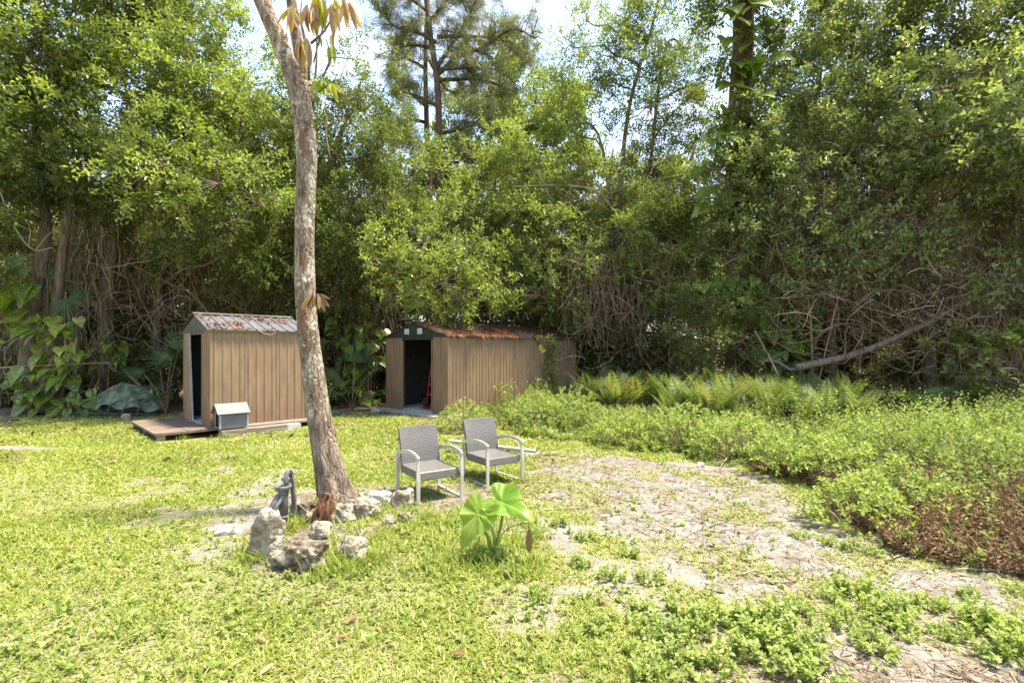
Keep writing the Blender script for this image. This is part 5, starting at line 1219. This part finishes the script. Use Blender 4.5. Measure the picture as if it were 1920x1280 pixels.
# ------------------------------------------------------------------ ferns
FERN = []
for k in range(4):
    mb = MB(); nf = 13
    for i in range(nf):
        a = i / nf * 2 * pi + rng.uniform(-.3, .3); ln = rng.uniform(.75, 1.2); el = rng.uniform(1.12, 1.48)
        h = np.array([math.cos(a), math.sin(a), 0]); m = 24; t = np.linspace(0, 1, m)[:, None]
        p = h * (t * math.cos(el) + (.28 * t ** 2.5)) * ln; p[:, 2] = (t[:, 0] * math.sin(el) - .16 * t[:, 0] ** 3) * ln
        tn = float(np.clip(rng.normal(.5, .18), 0, .9)) if rng.random() > .035 else 1.
        mb.tube(p[::4], np.linspace(.004, .0015, len(p[::4])), 3, tint=tn, cap=False)
        tan = nrm(np.gradient(p, axis=0)); sd = nrm(np.cross(tan, np.array([0, 0, 1.])))
        for s in (-1, 1):
            d = sd * s + tan * .25 + rng.normal(size=(m, 3)) * .06; sz = .11 * np.sin(np.linspace(.35, pi * .97, m)) ** .8 * ln / .75
            mb.scatter(LEAF_V * np.array([.62, 1, .4]), LEAF_F, scaled(basis(d, np.cross(sd, tan) + 0 * tan), np.maximum(sz, .012)), p, tn)
    FERN.append(mb.mesh('fern', M['fern']))
fpoly = [(1.9, 13.2), (2.6, 10.6), (4.3, 9.6), (6.6, 9.8), (8.2, 11.2), (8.4, 12.6), (5, 13.6), (3.2, 15)]
cnt = 0
while cnt < 105:
    x = rng.uniform(1.5, 8.6); y = rng.uniform(9.4, 15)
    if not inpoly(np.array([x]), np.array([y]), fpoly)[0]: continue
    o = bpy.data.objects.new('fern', FERN[cnt % 4]); COL.objects.link(o); o.location = (x, y, float(gz(x, y)) - .02); o.rotation_euler = (rng.normal() * .08, rng.normal() * .08, rng.uniform(0, 6.28)); s = rng.uniform(.85, 1.2); o.scale = (s, s, s * rng.uniform(.9, 1.1))
    tag(o, 'feathery green sword fern in the fern bed below the vine-clad trunk', 'fern', 'sword ferns in the fern bed'); cnt += 1

# ------------------------------------------------------------------ weeds
EDGE = [(-1.15, 11.4)] + g2([(870, 798), (930, 806), (1000, 822), (1140, 836), (1300, 856), (1420, 874), (1510, 902), (1575, 960), (1640, 1015), (1780, 1056), (2050, 1110)])
WEED = EDGE + [(14, 5), (14, 13.5), (8.6, 13.6), (2.6, 16), (1.6, 15.1), (-1.2, 12.0)]
WEED = [tuple(p) for p in WEED]
DRY = [tuple(p) for p in g2([(1420, 884), (1500, 912), (1560, 975), (1640, 1017), (1780, 1058), (2060, 1112), (2060, 930), (1780, 905), (1640, 905), (1520, 885)])]
def sample(poly, n, zoneclip=None):
    a = np.array(poly)[:, :2]; lo = a.min(0); hi = a.max(0); out = []
    m = 0
    while m < n:
        x = rng.uniform(lo[0], hi[0], n * 3); y = rng.uniform(lo[1], hi[1], n * 3)
        k = inpoly(x + (fnoise(x, y, 1.5, 61) - .5) * .5, y + (fnoise(x, y, 1.5, 62) - .5) * .5, poly) & (np.abs(x) < 1.12 * y + 1.8)
        # denser where nearer
        k &= rng.random(n * 3) < np.clip(7.5 / y, 0, 1) ** 1.2
        out.append(np.stack([x[k], y[k]], -1)); m += k.sum()
    return np.concatenate(out)[:n]
def edgedist(xy):
    e = np.array([p[:2] for p in EDGE]); best = np.full(len(xy), 9e9)
    for a, b in zip(e[:-1], e[1:]):
        t = np.clip(((xy - a) @ (b - a)) / ((b - a) @ (b - a)), 0, 1); best = np.minimum(best, np.linalg.norm(xy - a - t[:, None] * (b - a), axis=1))
    return best
def weeds(n):
    xy = sample(WEED, n); x, y = xy.T; ed = edgedist(xy)
    dry = inpoly(x, y, DRY) & (fnoise(x, y, 1.2, 71) > .42)
    thin = dry & (rng.random(n) < .58); xy = xy[~thin]; x, y = xy.T; ed = ed[~thin]; n = len(x)
    h = np.clip(.13 + ed * .17, .1, .62) * (.3 + 1.4 * fnoise(x, y, 1.6, 63)) * rng.uniform(.55, 1.35, n)
    h = np.where((y > 9.3) & (x > 1.5) & (x < 8.6), np.minimum(h, .34), h)
    b = np.stack([x, y, gz(x, y)], -1); d = np.array([0, 0, 1.]) + rng.normal(size=(n, 3)) * np.array([.28, .28, .1])
    mb = MB(); tn = .4 + (fnoise(x, y, 1.8, 64) - .5) * 1.0 + (fnoise(x, y, .5, 68) - .5) * .5 + rng.normal(0, .07, n); big = fnoise(x, y, 2.4, 65)
    sz = np.where(big > .55, .085, .06) * np.clip(y / 8, .85, 1.35)
    order = np.arange(n)
    for s0 in (0, 1):
        k = order[(big > .55) == bool(s0)]
        leafcloud(mb, b[k], d[k], 17, h[k], .07 if s0 else .048, np.clip(tn[k], 0, .93), droop=.0, start=.12, w=1.15)
    # stalks, every third
    for k in order[::3]: mb.tube([b[k], b[k] + nrm(d[k]) * h[k]], [.004, .002], 3, tint=.35, cap=False)
    gq = sample(WEED, 5200); gl = rng.uniform(.15, .42, len(gq)) * np.clip(.4 + edgedist(gq) * .5, .4, 1.2); az = rng.uniform(0, 6.28, len(gq)); el = rng.uniform(.9, 1.5, len(gq))
    gd = np.stack([np.cos(az) * np.cos(el), np.sin(az) * np.cos(el), np.sin(el)], -1)
    mb.scatter(BLADE_V, BLADE_F, scaled(basis(gd, np.array([0, 0, 1.]) + rng.normal(size=gd.shape) * .3), np.full(len(gq), .012), gl, -gl), np.stack([gq[:, 0], gq[:, 1], gz(gq[:, 0], gq[:, 1])], -1), np.clip(rng.normal(.6, .2, len(gq)), 0, .95))
    # tiny white flowers
    f = rng.choice(n, 420); pos = b[f] + nrm(d[f]) * (h[f] * 1.12)[:, None]
    mb.scatter(LEAF_V, LEAF_F, scaled(basis(randdir(420), np.array([0, 0, 1.]) + randdir(420) * .3), np.full(420, .045), np.full(420, .026)), pos, 1.)
    tag(mb.build('weeds', M['weed']), 'waist-deep belt of mixed green weeds along the right-hand tree line', 'weeds', kind='stuff')
weeds(9000)
def dryweeds(n):
    xy = sample(DRY, n); x, y = xy.T; keep = fnoise(x, y, 1.2, 71) > .36; x = x[keep]; y = y[keep]; n = len(x)
    ed = edgedist(np.stack([x, y], -1)); h = np.clip(.14 + ed * .16, .1, .36) * rng.uniform(.6, 1.2, n); b = np.stack([x, y, gz(x, y)], -1)
    d = np.array([0, 0, 1.]) + rng.normal(size=(n, 3)) * np.array([.3, .3, .1]); mb = MB()
    leafcloud(mb, b, d, 12, h, .042, .4 + rng.normal(0, .18, n), droop=0, w=.8)
    for k in range(n): mb.tube([b[k], b[k] + nrm(d[k]) * h[k] * 1.1], [.0035, .0015], 3, tint=float(rng.uniform(.2, .9)), cap=False)
    tag(mb.build('dead_weeds', M['dry']), 'brown dried-out weed patch at the right, between green weeds and bare earth', 'dead weeds', kind='stuff')
dryweeds(3600)
def deadstalks(n):
    xy = sample(WEED, n); mb = MB(); ed = edgedist(xy)
    for (x, y), e in zip(xy, ed):
        b = np.array([x, y, float(gz(x, y))]); h = rng.uniform(.2, .5) * min(1.2, .5 + e * .5); d = nrm(np.array([rng.normal() * .4, rng.normal() * .4, 1]))
        mb.tube([b, b + d * h * .6, b + d * h + rng.normal(size=3) * .05], [.005, .004, .002], 3, tint=float(rng.uniform(.3, 1)), cap=False)
        for _ in range(2): 
            a = b + d * h * rng.uniform(.4, .9); mb.tube([a, a + nrm(rng.normal(size=3) + np.array([0, 0, .6])) * rng.uniform(.06, .18)], [.003, .0015], 3, tint=float(rng.uniform(.3, 1)), cap=False)
    tag(mb.build('dead_stalks', M['dry']), 'dry brown stalks standing among the green weeds on the right', 'dead stalks', kind='stuff')
deadstalks(1500)

# light bushes rising out of the weeds
bushes = [(870, 806, .4, 'pale leafy weed bush at the near corner of the long shed'), (1010, 800, .5, 'bushy weed in front of the long shed wall, behind farther armchair'), (1070, 790, .55, 'light leafy weed bush before far end of the long shed'), (1170, 835, .35, 'pale small-leaved bush at the weed edge, right of the armchairs'), (1285, 838, .5, 'grey-green bushy weed left of the bare earth edge'), (1390, 862, .5, 'bright leafy bush at the top edge of the bare earth'), (1480, 890, .42, 'bright weed clump at the inner bend of the bare earth'), (1560, 905, .4, 'sunlit yellow-green clump next to the dried weeds, left'), (1690, 960, .35, 'sunlit green clump standing within the dried weeds'), (1600, 985, .28, 'low green clump at front of the dried weeds'), (1880, 900, .4, 'sunlit leafy clump by the right frame edge above dried weeds')]
for px, py, r, lb in bushes:
    g = G(px, py); root = thing('weed_bush', lb, 'bush', g); sm = MB(); lm = MB(); r *= 1.25; n = int(330 * r)
    a = rng.uniform(0, 6.28, n); rr = np.sqrt(rng.random(n)) * r; top = g + np.stack([np.cos(a) * rr, np.sin(a) * rr * .8, (1 - (rr / r) ** 2 * .6) * r * rng.uniform(.5, 1.05, n)], -1)
    for k in range(0, n, 3): sm.tube([g + (top[k] - g) * np.array([.25, .25, 0]), top[k]], [.005, .002], 3, cap=False)
    leafcloud(lm, top, nrm(top - g) + randdir(n) * .5, 10, .16, .052, .7 + rng.normal(0, .12, n), w=1.2); sm.build('stem', M['vine'], root); lm.build('foliage', M['weed'], root)

# foreground broadleaf weeds: individual plants
WP = []
for k in range(4):
    mb = MB(); n = 26; a = rng.uniform(0, 6.28, n); rr = np.sqrt(rng.random(n)) * .17; base = np.stack([np.cos(a) * rr, np.sin(a) * rr, np.zeros(n)], -1)
    d = np.stack([np.cos(a) * rr * 2.5, np.sin(a) * rr * 2.5, np.ones(n)], -1) + rng.normal(size=(n, 3)) * .15; h = rng.uniform(.08, .2, n) * (1.3 - rr * 3)
    leafcloud(mb, base, d, 12, h, .046, .8 + rng.normal(0, .1, n), droop=0, start=.2, w=1.25, near=True)
    for j in range(n): mb.tube([base[j] * .05 - np.array([0, 0, .01]), base[j], base[j] + nrm(d[j]) * h[j]], [.004, .003, .0015], 3, tint=.5, cap=False)
    WP.append(mb.mesh('weed_plant', M['weed']))
spots = [(1600, 1125, 1.1), (1640, 1160, .9), (1690, 1155, .8), (1580, 1170, .7), (1440, 1185, 1.2), (1500, 1205, 1.1), (1400, 1215, 1.), (1470, 1240, 1.1), (1540, 1265, .9), (1420, 1165, .9), (1850, 1180, 1.), (1900, 1195, 1.1), (1800, 1150, .8), (1870, 1230, 1.), (1930, 1240, 1.1), (1740, 1135, .6), (1270, 1165, 1.), (1240, 1185, .9), (1310, 1180, .8), (1260, 1215, .9), (1200, 1150, .6), (1500, 1150, .7), (1350, 1160, .8), (1640, 1215, .7), (1700, 1190, .6), (1780, 1190, .6), (1590, 1030, .6), (1500, 1010, .5), (1545, 1020, .5), (1630, 1040, .55), (1050, 985, .6), (1100, 1010, .6), (1180, 1040, .6), (1150, 1085, .7), (950, 1050, .7), (900, 1035, .6), (965, 1075, .6), (1010, 1010, .5), (1090, 1060, .6), (1220, 1085, .6), (1330, 1260, .9), (1230, 1260, .8), (1120, 1180, .6), (1010, 1120, .6), (850, 985, .5), (800, 975, .5), (545, 1085, .35), (590, 1088, .35), (1820, 1120, .5), (1900, 1110, .5)]
for k, (px, py, s) in enumerate(spots):
    g = G(px, py); o = bpy.data.objects.new('weed_plant', WP[k % 4]); COL.objects.link(o); o.location = g; o.rotation_euler = (0, 0, rng.uniform(0, 6.28)); s *= .74; o.scale = (s, s, s * rng.uniform(.8, 1.15))
    tag(o, 'low yellow-green broadleaf weed growing from the sandy ground in the foreground', 'weed', 'broadleaf weeds on the sandy ground')

# ------------------------------------------------------------------ lawn
def lawn(n):
    u = rng.random(n); a, b = 2.0 ** .5, 13.2 ** .5; d = (a + u * (b - a)) ** 2; lat = rng.uniform(-1.15, 1.15, n); x = lat * d; y = d
    c = cover(x, y); inw = inpoly(x, y, WEED)
    s1 = inpoly(x, y, [tuple(local(S1, R1, 0, np.array(q))[:2]) for q in ((-.95, -.54, 0), (2, -.54, 0), (2, 2.1, 0), (-.95, 2.1, 0))])
    s2 = inpoly(x, y, [tuple(local(S2, a2, 0, np.array(q))[:2]) for q in ((-.4, -.15, 0), (5.3, -.15, 0), (5.3, 2.6, 0), (-.4, 2.6, 0))])
    k = (rng.random(n) < c) & ~inw & ~s1 & ~s2; x = x[k]; y = y[k]; c = c[k]; n = len(x)
    L = .04 * (1 + (y - 2.2) * .075) * rng.uniform(.55, 1.3, n) * (.65 + .5 * c) * (.8 + .5 * fnoise(x, y, 1.7, 90)); w = .0088 * (1 + (y - 2.2) * .2) * rng.uniform(.7, 1.25, n)
    az = rng.uniform(0, 6.28, n); el = rng.uniform(.15, 1.15, n)
    dr = np.stack([np.cos(az) * np.cos(el), np.sin(az) * np.cos(el), np.sin(el)], -1)
    B = basis(dr, np.array([0, 0, 1.]) + rng.normal(size=(n, 3)) * .3); B = scaled(B, w, L, -L)
    t = .48 + (fnoise(x, y, .8, 91) - .5) * .5 + rng.normal(0, .14, n); t = np.where(rng.random(n) < .09 + .16 * (c < .6), 1, np.clip(t, 0, .88))
    mb = MB(); mb.scatter(BLADE_V, BLADE_F, B, np.stack([x, y, gz(x, y) - .004], -1), t)
    # longer tufts in the bed and around objects
    m = 2600; px = rng.uniform(620, 1010, m); py = rng.uniform(955, 1090, m); g = np.array([G(p, q) for p, q in zip(px, py)]); keep = fnoise(g[:, 0], g[:, 1], 2.6, 93) > .42; g = g[keep]; m = len(g)
    extra = [(545, 1000), (560, 990), (620, 1065), (612, 1050), (690, 1060), (480, 1055), (455, 1040), (600, 1080), (640, 1075), (330, 818), (420, 822), (345, 822), (560, 960), (700, 1050), (1000, 1060), (880, 1055), (905, 1060), (950, 1065)]
    eg = np.concatenate([np.array(G(*e))[None] + rng.normal(size=(60, 3)) * np.array([.05, .05, 0]) for e in extra]); g = np.concatenate([g, eg]); m = len(g)
    az = rng.uniform(0, 6.28, m); el = rng.uniform(.6, 1.45, m); dr = np.stack([np.cos(az) * np.cos(el), np.sin(az) * np.cos(el), np.sin(el)], -1); L = rng.uniform(.06, .17, m)
    mb.scatter(BLADE_V, BLADE_F, scaled(basis(dr, np.array([0, 0, 1.]) + rng.normal(size=(m, 3)) * .3), np.full(m, .009), L, -L), g, np.clip(rng.normal(.5, .2, m), 0, 1))
    m = 3600; d = rng.uniform(2.1 ** .5, 10.5 ** .5, m) ** 2; xx = rng.uniform(-1.12, .75, m) * d; keep = (fnoise(xx, d, 1.3, 95) > .5) & ~inpoly(xx, d, WEED); xx = xx[keep]; d = d[keep]; m = len(xx)
    leafcloud(mb, np.stack([xx, d, gz(xx, d)], -1), np.array([0, 0, 1.]) + rng.normal(size=(m, 3)) * .5, 6, rng.uniform(.03, .07, m), .028, .66 + rng.normal(0, .1, m), droop=0, w=1.7, mat=1, near=True)
    tag(mb.build('grass', [M['grass'], M['weed']]), 'bright sunlit lawn grass, patchy toward the right', 'grass', kind='stuff')
lawn(430000)

# straw and twigs on the sandy ground
def straw(n):
    P1 = sample(BARE, n); P2 = sample(BARE2, n // 3); P3 = sample(BED, n // 8)
    m = n; d = rng.uniform(2.2 ** .5, 12.5 ** .5, m) ** 2; P4 = np.stack([rng.uniform(-1.1, .9, m) * d, d], -1)
    xy = np.vstack([P1, P2, P3, P4]); x, y = xy.T; n = len(x); az = rng.uniform(0, 6.28, n); L = rng.uniform(.03, .16, n) * np.where(np.arange(n) > n - m, .6, 1)
    dr = np.stack([np.cos(az), np.sin(az), rng.normal(0, .12, n)], -1); mb = MB()
    w = rng.uniform(.003, .008, n) * (.7 + y * .1)
    mb.scatter(BLADE_V * np.array([1, 1, .3]), BLADE_F, scaled(basis(dr, np.array([0, 0, 1.]) + rng.normal(size=(n, 3)) * .3), w, L), np.stack([x, y, gz(x, y) + .006], -1), np.clip(rng.normal(.45, .27, n), 0, 1))
    # wood chips and leaf crumbs
    m = 5200; d = rng.uniform(7, 14.5, m); xx = rng.uniform(-1.1, .1, m) * d; keep = (fnoise(xx, d, 1.5, 77) + (d - 9) * .03 > .55); xx = xx[keep]; d = d[keep]; m = len(d)
    mb.scatter(LEAF_V, LEAF_F, scaled(basis(nrm(rng.normal(size=(m, 3)) * np.array([1, 1, .2])), np.array([0, 0, 1.]) + rng.normal(size=(m, 3)) * .35), rng.uniform(.06, .13, m)), np.stack([xx, d, gz(xx, d) + .025], -1), np.clip(rng.normal(.35, .25, m), 0, 1))
    for x, y in sample(BARE, 70).tolist() + sample(BARE2, 40).tolist():
        a = rng.uniform(0, 6.28); ln = rng.uniform(.08, .35); p = np.array([x, y, float(gz(x, y)) + .012]); e = p + np.array([math.cos(a), math.sin(a), rng.normal() * .05]) * ln; m_ = (p + e) / 2 + rng.normal(size=3) * np.array([.03, .03, .004])
        mb.tube(curve([p, m_, e], 4), rng.uniform(.002, .006), 4, tint=float(rng.uniform(.1, 1)), cap=False)
    tag(mb.build('straw', M['straw']), 'dry straw, needles and leaf crumbs strewn over the bare sandy ground', 'straw', kind='stuff')
straw(5200)

# single fallen leaves
FL = []
for k in range(3):
    mb = MB(); v = LONG_V.copy() * np.array([.34, 1, 1]); v[:, 2] += .35 * np.abs(v[:, 0]) + [.0, .12, -.1][k] * np.sin(v[:, 1] * pi); mb.add(v - np.array([0, .5, 0]), LONG_F, [.25, .55, .85][k], 0, True); FL.append(mb.mesh('fallen_leaf', M['dead']))
fl_spots = [(660, 1165), (485, 1205), (430, 1150), (770, 1075), (720, 1040), (850, 1062), (1035, 1010), (1195, 1160), (440, 1250), (310, 1270), (95, 1215), (10, 1220), (130, 1035), (560, 1075), (690, 985), (640, 1200), (710, 1185), (870, 1085), (600, 1130), (545, 1090), (830, 1000), (760, 1010), (940, 1130), (1060, 1150), (240, 975), (205, 1020), (180, 965), (170, 930), (730, 1210), (500, 1260), (1130, 1130), (620, 1105), (300, 905), (860, 1230), (340, 985)]
for k, (px, py) in enumerate(fl_spots):
    g = G(px, py); o = bpy.data.objects.new('fallen_leaf', FL[k % 3]); COL.objects.link(o); s = rng.uniform(.055, .11); o.scale = (s, s, s); o.location = g + np.array([0, 0, .035]); o.rotation_euler = (rng.normal() * .25, rng.normal() * .3, rng.uniform(0, 6.28))
    tag(o, 'dry curled brown or yellowed leaf lying on the lawn', 'leaf', 'fallen leaves on the lawn')
STK = [((1010, 960), (1090, 953), 'straight pale stick lying on sand right of the elephant-ear plant'), ((1350, 880), (1390, 848), 'pale stick poking out of the weeds at the top of the bare earth'), ((1430, 985), (1530, 975), 'thin dry stick across the middle of the bare earth'), ((1700, 895), (1790, 920), 'whitish dead twig lying over the dried weeds'), ((1640, 1060), (1700, 1040), 'bleached stick at the front edge of the dried weeds'), ((340, 992), (370, 986), 'short dark stick in lawn left of white stone slab'), ((1380, 1078), (1460, 1070), 'pale stick on the sand below the middle'), ((1790, 1070), (1915, 1072), 'long brown stick along the right edge of the bare earth')]
for a, b, lb in STK:
    p = G(*a); q = G(*b); up = .03; t = np.linspace(0, 1, 6)[:, None]; pts = p * (1 - t) + q * t; pts[:, 2] = gz(pts[:, 0], pts[:, 1]) + .012; pts[1:-1] += rng.normal(size=(4, 3)) * .006
    if 'poking' in lb or 'over' in lb: pts[:, 2] += np.linspace(0, .22, 6)
    mb = MB(); mb.tube(pts, np.linspace(.008, .005, 6), 6); tag(mb.build('fallen_stick', M['vine_pale'], origin=tuple(pts[0])), lb, 'stick')

# ------------------------------------------------------------------ light, sky, camera
SUN_EL, SUN_AZ = R(71), R(84)      # azimuth measured from +Y towards +X
w = bpy.data.worlds.new('World'); SC.world = w; w.use_nodes = True
n = w.node_tree.nodes; l = w.node_tree.links; bg = n['Background']
sky = n.new('ShaderNodeTexSky'); sky.sky_type = 'NISHITA'; sky.sun_disc = False; sky.sun_elevation = SUN_EL; sky.sun_rotation = SUN_AZ; sky.dust_density = .5; sky.altitude = 0
tc = n.new('ShaderNodeTexCoord'); mp = n.new('ShaderNodeMapping'); mp.inputs['Scale'].default_value = (1, 1, 2.2); l.new(tc.outputs['Generated'], mp.inputs['Vector'])
mp.inputs['Location'].default_value = (.35, .1, .2)
nz = n.new('ShaderNodeTexNoise'); nz.inputs['Scale'].default_value = 3.2; nz.inputs['Detail'].default_value = 8; nz.inputs['Roughness'].default_value = .55; l.new(mp.outputs[0], nz.inputs['Vector'])
cr = n.new('ShaderNodeValToRGB'); cr.color_ramp.elements[0].position = .5; cr.color_ramp.elements[1].position = .68; l.new(nz.outputs['Fac'], cr.inputs[0])
sx = n.new('ShaderNodeSeparateXYZ'); l.new(tc.outputs['Generated'], sx.inputs[0])
hz = n.new('ShaderNodeMapRange'); hz.inputs['From Min'].default_value = .0; hz.inputs['From Max'].default_value = .4; hz.inputs['To Min'].default_value = 1; hz.inputs['To Max'].default_value = .0; l.new(sx.outputs[2], hz.inputs['Value'])
mxm = n.new('ShaderNodeMath'); mxm.operation = 'MAXIMUM'; l.new(cr.outputs[0], mxm.inputs[0]); l.new(hz.outputs[0], mxm.inputs[1])
cm = n.new('ShaderNodeMath'); cm.operation = 'MULTIPLY_ADD'; cm.inputs[1].default_value = .68; cm.inputs[2].default_value = .25; l.new(mxm.outputs[0], cm.inputs[0])
mx = n.new('ShaderNodeMix'); mx.data_type = 'RGBA'; l.new(cm.outputs[0], mx.inputs['Factor']); l.new(sky.outputs[0], mx.inputs['A']); mx.inputs['B'].default_value = (2.0, 1.93, 1.8, 1)
l.new(mx.outputs['Result'], bg.inputs['Color']); bg.inputs['Strength'].default_value = .15

sd = bpy.data.lights.new('sun', 'SUN'); sd.energy = 3.4; sd.angle = R(8); sd.color = (1, .9, .72)
so = bpy.data.objects.new('sun', sd); COL.objects.link(so)
dirv = Vector((math.sin(SUN_AZ) * math.cos(SUN_EL), math.cos(SUN_AZ) * math.cos(SUN_EL), math.sin(SUN_EL)))
so.rotation_euler = dirv.to_track_quat('Z', 'Y').to_euler(); so.location = (8, 10, 25)

cd = bpy.data.cameras.new('camera'); cam = bpy.data.objects.new('camera', cd); COL.objects.link(cam)
cam.location = (0, 0, CAMZ); cam.rotation_euler = (R(90), 0, 0); cd.sensor_width = 36; cd.lens = 18; cd.shift_y = (HY - 640) / 1920; cd.clip_end = 6000; cd.clip_start = .05
SC.camera = cam
SC.view_settings.view_transform = 'Standard'; SC.view_settings.look = 'None'; SC.view_settings.gamma = 1; SC.view_settings.exposure = 2.1
SC.render.engine = 'CYCLES'
cy = SC.cycles; cy.max_bounces = 7; cy.diffuse_bounces = 4; cy.glossy_bounces = 2; cy.transmission_bounces = 5; cy.use_denoising = True; cy.caustics_reflective = False; cy.caustics_refractive = False
for o in ROOTS:
    if 'wo' in o: del o['wo']
